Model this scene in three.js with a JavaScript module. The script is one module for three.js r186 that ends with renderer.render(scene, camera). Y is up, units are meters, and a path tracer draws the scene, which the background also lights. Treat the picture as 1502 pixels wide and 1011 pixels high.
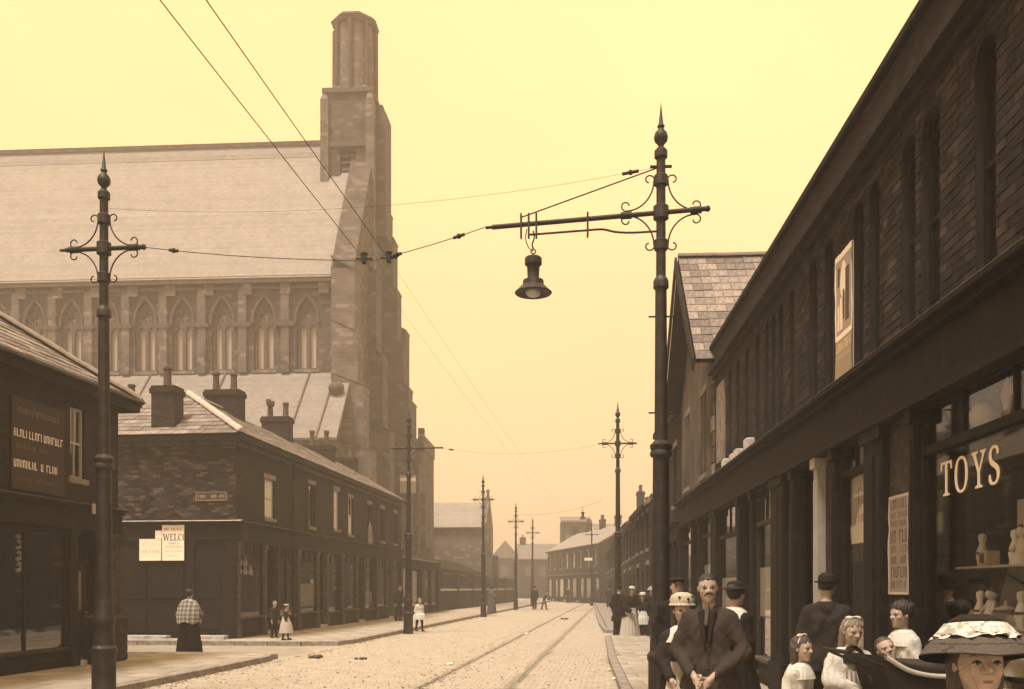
import * as THREE from 'three';
import { mergeGeometries, mergeVertices, toCreasedNormals } from 'three/addons/utils/BufferGeometryUtils.js';
import { RoundedBoxGeometry } from 'three/addons/geometries/RoundedBoxGeometry.js';
import { FontLoader } from 'three/addons/loaders/FontLoader.js';
import { TextGeometry } from 'three/addons/geometries/TextGeometry.js';

// ---------------------------------------------------------------- camera, sky, sun, exposure
const scene = new THREE.Scene();
// a level plate camera with a raised front: the horizon lies low in the picture
const FOCAL = 1350, HOR = 863, EYE = 1.6;
const camera = new THREE.PerspectiveCamera(2 * Math.atan(HOR / FOCAL) * 180 / Math.PI, 1502 / (2 * HOR), 0.1, 2500);
camera.position.set(0, EYE, 0);
camera.lookAt(0, EYE, -10);
camera.setViewOffset(1502, 2 * HOR, 0, 0, 1502, 1011);
camera.updateProjectionMatrix();

const renderer = new THREE.WebGLRenderer({ antialias: true });
renderer.setSize(1024, 689);
renderer.toneMapping = THREE.LinearToneMapping;
renderer.toneMappingExposure = 1.3;
renderer.shadowMap.enabled = true;
renderer.shadowMap.type = THREE.PCFSoftShadowMap;

// seeded randomness
let seedState = 12345;
function rnd() { seedState = (seedState * 1664525 + 1013904223) >>> 0; return seedState / 4294967296; }
function seed(n) { seedState = (n * 2654435761 + 77777) >>> 0; for (let i = 0; i < 4; i++) rnd(); }
const rr = (a, b) => a + (b - a) * rnd();

// lattice noise that tiles with period p
const hash = (x, y, s) => { let h = (x * 374761393 + y * 668265263 + s * 2147483647) | 0; h = Math.imul(h ^ (h >>> 13), 1274126177); return ((h ^ (h >>> 16)) >>> 0) / 4294967296; };
function vnoise(x, y, p, s) {
  const xi = Math.floor(x), yi = Math.floor(y), fx = x - xi, fy = y - yi, u = fx * fx * (3 - 2 * fx), v = fy * fy * (3 - 2 * fy);
  const m = (a) => ((a % p) + p) % p;
  const a = hash(m(xi), m(yi), s), b = hash(m(xi + 1), m(yi), s), c = hash(m(xi), m(yi + 1), s), d = hash(m(xi + 1), m(yi + 1), s);
  return a + (b - a) * u + (c - a) * v + (a - b - c + d) * u * v;
}
function fbm(u, v, base, oct, s) { let t = 0, a = 0.5, n = 0, p = base; for (let i = 0; i < oct; i++) { t += a * vnoise(u * p, v * p, p, s + i); n += a; a *= 0.55; p *= 2; } return t / n; }

// a pale hazy sky, even all round: warm ivory overhead, a little duller towards the horizon, faint thin cloud
{
  const W = 512, H = 256, d = new Float32Array(W * H * 4);
  for (let y = 0; y < H; y++) for (let x = 0; x < W; x++) {
    const el = (y + 0.5) / H - 0.5, e = Math.max(0, el * 2), k = Math.pow(1 - e, 5);
    const c = 1 + 0.42 * (fbm(x / W, y / H, 6, 6, 3) - 0.5);
    const i = (y * W + x) * 4;
    d[i] = (1.26 - 0.12 * k) * c; d[i + 1] = (0.80 - 0.09 * k) * c; d[i + 2] = (0.36 - 0.02 * k) * c; d[i + 3] = 1;
  }
  const sky = new THREE.DataTexture(d, W, H, THREE.RGBAFormat, THREE.FloatType);
  sky.mapping = THREE.EquirectangularReflectionMapping; sky.magFilter = THREE.LinearFilter; sky.wrapS = THREE.RepeatWrapping; sky.needsUpdate = true;
  scene.background = sky; scene.environment = sky;
}
const sun = new THREE.DirectionalLight(new THREE.Color().setRGB(1.0, 0.89, 0.76), 4.6);
sun.position.set(-20, 85, -2); sun.target.position.set(0, 0, -30);
sun.castShadow = true; sun.shadow.radius = 24; sun.shadow.mapSize.set(4096, 4096);
Object.assign(sun.shadow.camera, { left: -120, right: 120, top: 120, bottom: -120, near: 1, far: 400 });
scene.add(sun, sun.target);
scene.fog = new THREE.FogExp2(new THREE.Color().setRGB(1.0, 0.92, 0.82), 0.0032);

// ---------------------------------------------------------------- textures and materials
function tex(n, f, srgb, rep) {
  const d = new Uint8Array(n * n * 4);
  for (let y = 0; y < n; y++) for (let x = 0; x < n; x++) {
    const v = f(x / n, y / n), i = (y * n + x) * 4;
    for (let k = 0; k < 3; k++) d[i + k] = Math.max(0, Math.min(255, 255 * (Array.isArray(v) ? v[k] : v)));
    d[i + 3] = 255;
  }
  const t = new THREE.DataTexture(d, n, n); t.wrapS = t.wrapT = THREE.RepeatWrapping; t.magFilter = THREE.LinearFilter; t.minFilter = THREE.LinearMipmapLinearFilter; t.generateMipmaps = true;
  if (srgb) t.colorSpace = THREE.SRGBColorSpace; t.repeat.set(1 / rep, 1 / rep); t.needsUpdate = true; return t;
}
const grainy = (lo, hi, base, oct, s, rep, pw = 1) => tex(512, (u, v) => { const n = Math.pow(Math.min(1, Math.max(0, (fbm(u, v, base, oct, s) - 0.2) / 0.6)), pw); return lo + (hi - lo) * n; }, true, rep);
const TX = {
  soot: grainy(0.62, 1.0, 8, 6, 11, 1.7), sootBump: grainy(0, 1, 40, 4, 12, 0.9),
  blot: grainy(0.45, 1.0, 5, 6, 21, 6.3), stone: grainy(0.7, 1.0, 10, 6, 31, 1.3),
  fine: grainy(0.72, 1.0, 60, 4, 41, 0.5), fineBump: grainy(0, 1, 90, 3, 42, 0.35),
  cloth: tex(256, (u, v) => 0.82 + 0.18 * fbm(u, v, 30, 3, 51) * (0.7 + 0.3 * Math.sin(v * 256 * 0.9)), true, 0.25),
  paint: tex(512, (u, v) => { const s = fbm(u * 1, v, 6, 5, 61), g = fbm(u * 8 % 1, v, 8, 4, 62); return 0.7 + 0.22 * s + 0.08 * g; }, true, 1.1),
  wornpaint: tex(512, (u, v) => { const s = fbm(u, v, 9, 6, 161), g = fbm(u, v, 64, 3, 162), k = fbm(u, v, 22, 4, 163); return 0.62 + 0.22 * s + 0.1 * g + (k > 0.66 ? 0.28 : 0) - (k < 0.34 ? 0.16 : 0); }, true, 1.9),
  skin: tex(256, (u, v) => { const a = fbm(u, v, 8, 5, 171), b = fbm(u, v, 40, 2, 172); return [0.80 + 0.18 * a, 0.74 + 0.20 * a + 0.04 * b, 0.72 + 0.2 * a + 0.05 * b]; }, true, 0.16),
  road: tex(1024, (u, v) => { const a = fbm(u, v, 6, 6, 71), b = fbm(u, v, 90, 3, 72); return 0.62 + 0.40 * a + 0.14 * (b - 0.5); }, true, 9.7),
  iron: grainy(0.4, 1.0, 12, 6, 81, 0.9), ironBump: grainy(0, 1, 80, 3, 82, 0.4),
  // far brickwork and far slates, too small to tell apart: streaky courses of tone
  courses: tex(512, (u, v) => { const r = Math.floor(v * 52), c = Math.floor(u * 17 + (r % 2) * 0.5); const t = hash(c % 17, r, 91); const m = fbm(u, v, 6, 5, 92); return 0.55 + 0.25 * t + 0.25 * m; }, true, 3.9),
  ashlar: tex(512, (u, v) => { const r = Math.floor(v * 22), c = Math.floor(u * 13 + (r % 2) * 0.5), h = hash(c % 13, r, 191), m = fbm(u, v, 6, 6, 192), g = fbm(u, v, 60, 3, 193), e = (v * 22) % 1 < 0.12 || (u * 13 + (r % 2) * 0.5) % 1 < 0.06 ? -0.1 : 0; return 0.52 + 0.12 * h + 0.34 * m + 0.12 * g + e + (h > 0.9 ? 0.16 : 0); }, true, 6.1),
  slateFar: tex(512, (u, v) => { const r = Math.floor(v * 30), c = Math.floor(u * 24 + (r % 2) * 0.5); return 0.76 + 0.07 * hash(c % 24, r, 95) + 0.07 * hash(3, r, 97) + 0.10 * fbm(u, v, 12, 5, 96) - ((v * 30) % 1 < 0.16 ? 0.08 : 0); }, true, 6.0),
};
const M = {};
function mat(key, r, g, b, rough = 0.9, o = {}) {
  const m = new THREE.MeshPhysicalMaterial({ roughness: rough, specularIntensity: rough > 0.65 ? 0.3 : 1, ...o }); m.color.setRGB(r * 0.96, g * 1.05, b * 1.08); m.name = key; M[key] = m; return m;
}
// tones of soot-blackened brick, a few variants each
[[0.036, 0.027, 0.027], [0.027, 0.021, 0.022], [0.048, 0.034, 0.033], [0.023, 0.019, 0.021], [0.068, 0.049, 0.045], [0.032, 0.025, 0.025]].forEach(([r, g, b], i) => mat('brick' + i, r, g, b, 0.92, { map: TX.soot, bumpMap: TX.sootBump, bumpScale: 0.004 }));
[[0.065, 0.048, 0.046], [0.046, 0.034, 0.034], [0.085, 0.063, 0.059], [0.038, 0.029, 0.030], [0.14, 0.106, 0.097], [0.055, 0.041, 0.040]].forEach(([r, g, b], i) => mat('oldbrick' + i, r, g, b, 0.92, { map: TX.soot, bumpMap: TX.sootBump, bumpScale: 0.004 }));
mat('mortar', 0.035, 0.027, 0.027, 0.95, { map: TX.stone });
mat('sootwall', 0.034, 0.026, 0.026, 0.93, { map: TX.courses, bumpMap: TX.sootBump, bumpScale: 0.004 });
mat('rowwall', 0.037, 0.029, 0.028, 0.93, { map: TX.courses, bumpMap: TX.sootBump, bumpScale: 0.004 });

mat('church', 0.155, 0.124, 0.116, 0.9, { map: TX.ashlar, bumpMap: TX.sootBump, bumpScale: 0.01 });
mat('churchstone', 0.23, 0.185, 0.172, 0.9, { map: TX.ashlar, bumpMap: TX.sootBump, bumpScale: 0.01 });
mat('churchtrim', 0.15, 0.115, 0.11, 0.9, { map: TX.stone });
mat('churchroof', 0.37, 0.315, 0.29, 0.72, { map: TX.slateFar });
mat('aisleroof', 0.30, 0.255, 0.24, 0.75, { map: TX.slateFar });
mat('stone', 0.30, 0.245, 0.22, 0.88, { map: TX.stone, bumpMap: TX.fineBump, bumpScale: 0.003 });
mat('palestone', 0.62, 0.55, 0.52, 0.85, { map: TX.stone });
mat('gablestone', 0.19, 0.15, 0.135, 0.9, { map: TX.blot, bumpMap: TX.sootBump, bumpScale: 0.008 });
[[0.30, 0.245, 0.23], [0.25, 0.205, 0.195], [0.36, 0.295, 0.275], [0.21, 0.17, 0.165], [0.40, 0.32, 0.29]].forEach(([r, g, b], i) => mat('slate' + i, r, g, b, 0.7, { map: TX.stone, bumpMap: TX.fineBump, bumpScale: 0.002 }));
mat('slatefar', 0.26, 0.215, 0.21, 0.75, { map: TX.slateFar });
mat('ridge', 0.60, 0.50, 0.44, 0.8, { map: TX.stone });
mat('darkwood', 0.015, 0.0115, 0.0115, 0.72, { map: TX.wornpaint, bumpMap: TX.sootBump, bumpScale: 0.002 });
mat('greywood', 0.056, 0.044, 0.041, 0.72, { map: TX.wornpaint });
mat('midwood', 0.13, 0.103, 0.095, 0.7, { map: TX.wornpaint });
mat('palewood', 0.46, 0.40, 0.36, 0.6, { map: TX.paint });
mat('whitepaint', 0.78, 0.72, 0.66, 0.6, { map: TX.paint });
mat('iron', 0.030, 0.023, 0.023, 0.5, { map: TX.iron, bumpMap: TX.ironBump, bumpScale: 0.002, metalness: 0.25 });
mat('rail', 0.46, 0.39, 0.34, 0.45, { metalness: 0.3, map: TX.iron });
mat('wire', 0.02, 0.016, 0.015, 0.6);
mat('lead', 0.26, 0.22, 0.21, 0.6, { map: TX.stone });
mat('clay', 0.12, 0.085, 0.075, 0.85, { map: TX.stone });
mat('paper', 0.80, 0.74, 0.66, 0.85);
mat('greypaper', 0.34, 0.29, 0.25, 0.85);
mat('interior', 0.30, 0.25, 0.23, 0.9, { map: TX.paint });
mat('interiorfloor', 0.20, 0.155, 0.14, 0.9, { map: TX.paint });
mat('blind', 0.72, 0.66, 0.58, 0.9, { map: TX.cloth });
mat('greyblind', 0.30, 0.26, 0.24, 0.9, { map: TX.cloth });
mat('glass', 0.92, 0.9, 0.88, 0.03, { transmission: 1, thickness: 0, ior: 1.5 }); M.glass.color.setRGB(0.96, 0.95, 0.94);
mat('leadglass', 0.42, 0.35, 0.33, 0.45);
mat('shadeglass', 0.10, 0.085, 0.08, 0.2);  // opaque glass, with the shade of rooms behind put into its colour
mat('stackbrick', 0.055, 0.042, 0.040, 0.93, { map: TX.courses, bumpMap: TX.sootBump, bumpScale: 0.006 });
mat('opal', 0.75, 0.7, 0.62, 0.3, { transmission: 0.4, thickness: 0 });
mat('road', 0.58, 0.475, 0.39, 0.9, { map: TX.road, bumpMap: TX.fineBump, bumpScale: 0.006 });
mat('ground', 0.30, 0.235, 0.205, 0.95, { map: TX.road });
[[0.56, 0.465, 0.39], [0.49, 0.405, 0.34], [0.60, 0.50, 0.42], [0.53, 0.44, 0.37]].forEach(([r, g, b], i) => mat('flag' + i, r, g, b, 0.85, { map: TX.road, bumpMap: TX.fineBump, bumpScale: 0.003 }));
mat('kerb', 0.40, 0.325, 0.295, 0.8, { map: TX.stone, bumpMap: TX.fineBump, bumpScale: 0.004 });
mat('gritty', 0.42, 0.33, 0.26, 0.95, { map: TX.stone });
mat('sett', 0.64, 0.525, 0.43, 0.85, { map: TX.road });
// clothes, skin
mat('skin', 0.52, 0.40, 0.35, 0.6, { map: TX.skin, bumpMap: TX.fineBump, bumpScale: 0.0012 }); mat('lip', 0.30, 0.16, 0.14, 0.5); mat('eyewhite', 0.34, 0.29, 0.26, 0.25); mat('iris', 0.012, 0.01, 0.01, 0.15);
mat('hairdark', 0.018, 0.013, 0.012, 0.6, { map: TX.fine }); mat('hairfair', 0.26, 0.19, 0.14, 0.6, { map: TX.fine }); mat('hairmid', 0.07, 0.05, 0.042, 0.6, { map: TX.fine });
const cl = { map: TX.cloth, bumpMap: TX.fineBump, bumpScale: 0.002, sheen: 0.3, sheenRoughness: 0.8 };
mat('blackcloth', 0.018, 0.014, 0.014, 0.9, cl); mat('darkcloth', 0.038, 0.029, 0.027, 0.9, cl); mat('browncloth', 0.062, 0.047, 0.042, 0.9, cl); mat('greycloth', 0.12, 0.098, 0.09, 0.9, cl);
mat('whitecloth', 0.76, 0.69, 0.64, 0.9, cl); mat('creamcloth', 0.62, 0.53, 0.47, 0.9, cl); mat('stripecloth', 0.5, 0.42, 0.38, 0.9, { ...cl, map: tex(256, (u, v) => 0.62 + 0.38 * (Math.sin(u * 2 * Math.PI * 4) > 0 ? 1 : 0.15) * (0.9 + 0.1 * fbm(u, v, 20, 3, 5)), true, 0.22) });
mat('plaid', 0.55, 0.47, 0.43, 0.95, { ...cl, map: tex(256, (u, v) => 0.6 + 0.2 * (Math.sin(u * 6.2832 * 3) > 0.3) + 0.2 * (Math.sin(v * 6.2832 * 3) > 0.3) - 0.1 * fbm(u, v, 20, 3, 6), true, 0.3) });
mat('felt', 0.03, 0.023, 0.021, 0.95, cl); mat('straw', 0.62, 0.52, 0.42, 0.9, { map: TX.fine }); mat('leather', 0.02, 0.015, 0.014, 0.4);

// ---------------------------------------------------------------- building helpers
function muv(g) {                                     // uv in metres, by the way each face points
  if (!g.attributes.normal) g.computeVertexNormals();
  const p = g.attributes.position, n = g.attributes.normal, uv = new Float32Array(p.count * 2);
  for (let i = 0; i < p.count; i++) {
    const ax = Math.abs(n.getX(i)), ay = Math.abs(n.getY(i)), az = Math.abs(n.getZ(i));
    if (ay >= ax && ay >= az) { uv[2 * i] = p.getX(i); uv[2 * i + 1] = p.getZ(i); } else if (ax >= az) { uv[2 * i] = p.getZ(i); uv[2 * i + 1] = p.getY(i); } else { uv[2 * i] = p.getX(i); uv[2 * i + 1] = p.getY(i); }
  }
  g.setAttribute('uv', new THREE.BufferAttribute(uv, 2)); return g;
}
function join(gs) {
  if (!Array.isArray(gs)) return gs;
  if (gs.length === 1) return gs[0];
  return mergeGeometries(gs.map((g) => { const h = g.index ? g.toNonIndexed() : g.clone(); for (const k of Object.keys(h.attributes)) if (!['position', 'normal', 'uv'].includes(k)) h.deleteAttribute(k); if (!h.attributes.uv) muv(h); h.morphAttributes = {}; return h; }));
}
function mk(name, gs, m, parent, keepUV) {
  let g = join(gs); if (!keepUV) muv(g);
  const o = new THREE.Mesh(g, typeof m === 'string' ? M[m] : m); o.name = name; o.castShadow = o.receiveShadow = true; parent.add(o); return o;
}
const taken = {};
function numbered(n) { const k = taken[n] = (taken[n] ?? -1) + 1; return k ? n + '_' + String(k).padStart(3, '0') : n; }
function tag(o, label, category, group) { o.userData.label = label; o.userData.category = category; if (group) o.userData.group = group; return o; }
function thing(name, label, category, pos = [0, 0, 0], turn = 0, group) {
  const o = new THREE.Group(); o.name = numbered(name); o.position.set(...pos); o.rotation.y = turn; scene.add(o); return tag(o, label, category, group);
}
function struct(name, gs, m, keepUV) { const o = mk(numbered(name), gs, m, scene, keepUV); o.userData.kind = 'structure'; return o; }
const bx = (x0, x1, y0, y1, z0, z1) => new THREE.BoxGeometry(x1 - x0, y1 - y0, z1 - z0).translate((x0 + x1) / 2, (y0 + y1) / 2, (z0 + z1) / 2);
const rbx = (x0, x1, y0, y1, z0, z1, r = 0.01) => new RoundedBoxGeometry(x1 - x0, y1 - y0, z1 - z0, 1, r).translate((x0 + x1) / 2, (y0 + y1) / 2, (z0 + z1) / 2);
const V = (x, y, z) => new THREE.Vector3(x, y, z);
function tube(pts, r, rad = 6, seg) { const c = new THREE.CatmullRomCurve3(pts.map((p) => (p.isVector3 ? p : V(...p)))); return new THREE.TubeGeometry(c, seg ?? pts.length * 4, r, rad); }
function rod(a, b, r, rad = 8, r2) {
  const A = V(...a), B = V(...b), d = B.clone().sub(A), g = new THREE.CylinderGeometry(r2 ?? r, r, d.length(), rad);
  g.applyQuaternion(new THREE.Quaternion().setFromUnitVectors(V(0, 1, 0), d.normalize())); return g.translate((A.x + B.x) / 2, (A.y + B.y) / 2, (A.z + B.z) / 2);
}
const lathe = (pts, seg = 20) => toCreasedNormals(new THREE.LatheGeometry(pts.map(([r, y]) => new THREE.Vector2(r, y)), seg), 0.6);
function poly(pts, idx) { const g = new THREE.BufferGeometry(); g.setAttribute('position', new THREE.Float32BufferAttribute(idx.flatMap((i) => pts[i]), 3)); g.computeVertexNormals(); return g; }
function slab(q, t) {                                  // a thick sheet over four corners (in order), thickness t below it
  const [a, b, c, d] = q.map((p) => V(...p)), n = b.clone().sub(a).cross(d.clone().sub(a)).normalize().multiplyScalar(-t);
  const P = [a, b, c, d, ...[a, b, c, d].map((p) => p.clone().add(n))].map((p) => p.toArray());
  return poly(P, [0, 1, 2, 0, 2, 3, 4, 6, 5, 4, 7, 6, 0, 5, 1, 0, 4, 5, 1, 6, 2, 1, 5, 6, 2, 7, 3, 2, 6, 7, 3, 4, 0, 3, 7, 4]);
}
function extr(shape, depth, z0 = 0) { return new THREE.ExtrudeGeometry(shape, { depth, bevelEnabled: false, curveSegments: 8 }).translate(0, 0, z0); }

// wall of boxes round rectangular openings [x0, x1, y0, y1]
function holed(x0, x1, y0, y1, z0, z1, holes) {
  const ys = [...new Set([y0, y1, ...holes.flatMap((h) => [h[2], h[3]])])].filter((y) => y >= y0 && y <= y1).sort((a, b) => a - b), out = [];
  for (let i = 0; i + 1 < ys.length; i++) {
    if (ys[i + 1] - ys[i] < 1e-4) continue;
    for (const [a, b] of spans(x0, x1, holes.filter((h) => h[2] < ys[i + 1] - 1e-4 && h[3] > ys[i] + 1e-4))) out.push(bx(a, b, ys[i], ys[i + 1], z0, z1));
  }
  return out;
}
function spans(x0, x1, hs) {
  let s = [[x0, x1]];
  for (const h of hs) s = s.flatMap(([a, b]) => (h[1] <= a || h[0] >= b ? [[a, b]] : [[a, h[0]], [h[1], b]].filter(([p, q]) => q - p > 0.004)));
  return s;
}
const unitBrick = new THREE.BoxGeometry(1, 1, 1);
function withColor(g, c) { const n = g.attributes.position.count, a = new Float32Array(n * 3); for (let i = 0; i < n; i++) a.set(c, i * 3); g.setAttribute('color', new THREE.BufferAttribute(a, 3)); return g; }
// real bricks over a wall face (front near z), laid in stretcher bond round the openings; the 300 nearest (by order) are single meshes, the rest one part
function bricks(parent, x0, x1, y0, y1, z, holes, kind, order, o = {}) {
  const L = o.L ?? 0.225, H = o.H ?? 0.075, J = 0.009, list = []; let row = 0;
  for (let y = y0; y < y1 - 0.02; y += H, row++) {
    const yt = Math.min(y + H, y1);
    for (const [a, b] of spans(x0, x1, holes.filter((h) => h[2] < yt - 0.01 && h[3] > y + 0.01))) {
      let x = Math.floor(a / L) * L - (row % 2 ? L / 2 : 0);
      for (; x < b; x += L) { const p = Math.max(a, x), q = Math.min(b, x + L); if (q - p > 0.04) list.push([p + J / 2, q - J / 2, y + J / 2, yt - J / 2]); }
    }
  }
  list.sort((p, q) => order(p) - order(q));
  const rest = [], most = o.most ?? 300;
  list.forEach((b, i) => {
    const k = Math.floor(rnd() * 6), dz = rr(-0.004, 0.004), D = 0.10;
    if (i < most) {
      const m = new THREE.Mesh(unitBrick, M[kind + k]); m.name = i ? 'brick_' + String(i).padStart(3, '0') : 'brick'; m.castShadow = m.receiveShadow = true;
      m.position.set((b[0] + b[1]) / 2, (b[2] + b[3]) / 2, z - D / 2 + dz); m.scale.set(b[1] - b[0], b[3] - b[2], D); parent.add(m);
    } else rest.push(withColor(muv(bx(b[0], b[1], b[2], b[3], z - D + dz, z + dz)), M[kind + k].color.toArray()));
  });
  if (rest.length) {
    M[kind + 'all'] ??= new THREE.MeshPhysicalMaterial({ vertexColors: true, specularIntensity: 0.3, roughness: 0.92, map: TX.soot });
    const m = new THREE.Mesh(mergeGeometries(rest), M[kind + 'all']); m.name = 'brickwork'; m.userData.kind = 'stuff'; m.castShadow = m.receiveShadow = true; parent.add(m);
  }
}
// real slates over a roof slope: A, B eave corners, C, D ridge corners (A-D and B-C are the verges or hips)
function slates(parent, A, B, C, D, course, width, o = {}) {
  const a = V(...A), b = V(...B), c = V(...C), d = V(...D), X = b.clone().sub(a).normalize(), up0 = d.clone().sub(a), Y = up0.clone().sub(X.clone().multiplyScalar(up0.dot(X))), len = Y.length(); Y.normalize();
  const N = X.clone().cross(Y), q = new THREE.Quaternion().setFromRotationMatrix(new THREE.Matrix4().makeBasis(X, Y, N)), list = [];
  const rows = Math.round(len / course), st = len / rows;
  for (let r = 0; r < rows; r++) {
    const t = (r + 0.5) / rows, p = a.clone().lerp(d, t), e = b.clone().lerp(c, t), w = p.distanceTo(e), off = a.clone().add(X.clone().multiplyScalar(p.clone().sub(a).dot(X)));
    const xs = p.clone().sub(a).dot(X); let x = Math.floor(xs / width) * width + (r % 2 ? -width / 2 : 0);
    for (; x < xs + w; x += width * 1) { const s = Math.max(x, xs), f = Math.min(x + width, xs + w); if (f - s > 0.06) list.push([(s + f) / 2, (r + 0.5) * st, f - s - 0.012, st * 1.22]); }
  }
  const rest = [], most = o.most ?? 300, tilt = new THREE.Quaternion().setFromAxisAngle(V(1, 0, 0), -0.05);
  if (o.order) list.sort(o.order);
  list.forEach((s, i) => {
    const k = Math.floor(rnd() * (o.tones ?? 5)), pos = a.clone().add(X.clone().multiplyScalar(s[0])).add(Y.clone().multiplyScalar(s[1])).add(N.clone().multiplyScalar(0.025 + rr(-0.004, 0.006)));
    const m = new THREE.Mesh(unitBrick, M['slate' + k]); m.quaternion.copy(q).multiply(tilt).multiply(new THREE.Quaternion().setFromAxisAngle(V(0, 0, 1), rr(-0.012, 0.012))); m.position.copy(pos); m.scale.set(s[2], s[3], 0.016);
    if (i < most) { m.name = i ? 'slate_' + String(i).padStart(3, '0') : 'slate'; m.castShadow = m.receiveShadow = true; parent.add(m); } else { m.updateMatrix(); rest.push(withColor(muv(unitBrick.clone().applyMatrix4(m.matrix)), M['slate' + k].color.toArray())); }
  });
  if (rest.length) {
    M.slateall ??= new THREE.MeshPhysicalMaterial({ vertexColors: true, specularIntensity: 0.3, roughness: 0.7, map: TX.stone });
    const m = new THREE.Mesh(mergeGeometries(rest), M.slateall); m.name = 'slating'; m.userData.kind = 'stuff'; m.castShadow = m.receiveShadow = true; parent.add(m);
  }
}
function ridgeTiles(parent, P, Q, len, r = 0.11, m = 'ridge') {
  const a = V(...P), b = V(...Q), n = Math.max(1, Math.round(a.distanceTo(b) / len)), dir = b.clone().sub(a).normalize();
  const side = dir.clone().cross(V(0, 1, 0)).normalize(), up = side.clone().cross(dir), g0 = new THREE.CylinderGeometry(r, r, a.distanceTo(b) / n * 1.02, 10, 1, false, -Math.PI / 2, Math.PI);
  muv(g0);
  const q = new THREE.Quaternion().setFromRotationMatrix(new THREE.Matrix4().makeBasis(side, dir, side.clone().cross(dir)));
  for (let i = 0; i < n; i++) { const t = new THREE.Mesh(g0, M[m]); t.name = i ? 'ridge_tile_' + String(i).padStart(3, '0') : 'ridge_tile'; t.quaternion.copy(q); t.position.copy(a.clone().lerp(b, (i + 0.5) / n)).add(up.clone().multiplyScalar(rr(-0.006, 0.006))); t.scale.setScalar(rr(0.97, 1.04)); t.castShadow = t.receiveShadow = true; parent.add(t); }
}
// the two sides of the street are not quite parallel: u metres to the right of the camera's foot, w metres up the street
const TR = Math.atan(75 / FOCAL), TL = Math.atan(149 / FOCAL);
const FR = (u, w, y = 0) => [u * Math.cos(TR) + w * Math.sin(TR), y, -(w * Math.cos(TR) - u * Math.sin(TR))];
const FL = (u, w, y = 0) => [u * Math.cos(TL) + w * Math.sin(TL), y, -(w * Math.cos(TL) - u * Math.sin(TL))];
const AR = -(Math.PI / 2 + TR), AL = Math.PI / 2 - TL;      // turn of a front on the right (x runs towards the camera) and on the left (x runs up the street); z is outward
const PAVE = 0.12;

// print on paper: a canvas drawn on a thin sheet
function canvasTex(w, h, draw) { const c = document.createElement('canvas'); c.width = w; c.height = h; draw(c.getContext('2d'), w, h); const t = new THREE.CanvasTexture(c); t.colorSpace = THREE.SRGBColorSpace; t.magFilter = THREE.LinearFilter; return t; }
function crinkled(w, h) { const g = new THREE.PlaneGeometry(w, h, 9, 9), p = g.attributes.position; for (let i = 0; i < p.count; i++) { const e = Math.max(Math.abs(p.getX(i)) / w, Math.abs(p.getY(i)) / h) > 0.49; p.setZ(i, rr(0, 0.006) + (e ? rr(0, 0.012) : 0)); } g.computeVertexNormals(); return g; }
function printed(w, h, t) { const m = new THREE.MeshStandardMaterial({ map: t, roughness: 0.9 }); return [crinkled(w, h), m]; }
function smudges(c, x, y, w, size, col) { c.fillStyle = col; for (let i = x; i < x + w; i += size * 0.62) if (rnd() < 0.86) { c.fillRect(i, y, size * 0.14, size); if (rnd() < 0.6) c.fillRect(i, y + (rnd() < 0.5 ? 0 : size * 0.86), size * 0.45, size * 0.14); if (rnd() < 0.5) c.fillRect(i + size * 0.34, y, size * 0.12, size); } }

// ---------------------------------------------------------------- ground, road, pavements
struct('ground', new THREE.PlaneGeometry(1800, 1800).rotateX(-Math.PI / 2).translate(0, -0.03, -700), 'ground');
struct('road', slab([FL(-40, -6, -0.004), FL(24, -6, -0.004), FL(24, 260, -0.004), FL(-40, 260, -0.004)], 0.01), 'road');
const kerbR = [[1, 0.55], [8, 0.8], [12, 0.9], [20, 1.06], [29, 1.4]];
const ukR = (w) => { for (let i = 0; i + 1 < kerbR.length; i++) if (w <= kerbR[i + 1][0]) { const [a, b] = [kerbR[i], kerbR[i + 1]]; return a[1] + (b[1] - a[1]) * (w - a[0]) / (b[0] - a[0]); } return 1.4 + (w - 29) * 0.02; };
const toL = (p) => { const x = p[0], d = -p[2]; return [x * Math.cos(TL) - d * Math.sin(TL), x * Math.sin(TL) + d * Math.cos(TL)]; };
{ // granite setts between the kerbs, laid across the street
  seed(5); const pos = [], RAILS = [-3.1, -1.67];
  for (let w = 12.6, r = 0; w < 62; w += 0.128, r++) for (let u = -7.45 + (r % 2 ? 0.1 : 0) + rr(-0.02, 0.02); u < 2.2; u += 0.2) {
    const p = FL(u, w), d = -p[2]; const ru = p[0] * Math.cos(TR) - d * Math.sin(TR), rw = p[0] * Math.sin(TR) + d * Math.cos(TR);
    if (rw < 29.3 && ru > ukR(rw) - 0.12) continue; if (rw >= 29.3 && ru > ukR(rw) - 0.1 && rw > 32.6) continue;
    if (RAILS.some((q) => Math.abs(u - q) < 0.115)) continue;
    pos.push(p);
  }
  const g = muv(rbx(-0.094, 0.094, -0.05, 0, -0.058, 0.058, 0.012)), im = new THREE.InstancedMesh(g, M.sett, pos.length), mtx = new THREE.Matrix4(), c = new THREE.Color();
  const q = new THREE.Quaternion(), e = new THREE.Euler();
  pos.forEach((p, i) => {
    e.set(rr(-0.02, 0.02), -TL + rr(-0.03, 0.03), rr(-0.02, 0.02)); q.setFromEuler(e);
    mtx.compose(V(p[0], 0.005 + rr(-0.003, 0.004), p[2]), q, V(rr(0.92, 1.02), 1, rr(0.92, 1.02))); im.setMatrixAt(i, mtx); const t = rr(0.88, 1.06); c.setRGB(t, t * rr(0.97, 1.02), t); im.setColorAt(i, c);
  });
  im.name = 'road_setts'; im.userData = { label: 'dusty stone setts paving the roadway between the kerbs', category: 'setts', kind: 'stuff' }; im.castShadow = im.receiveShadow = true; scene.add(im);
}
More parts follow.
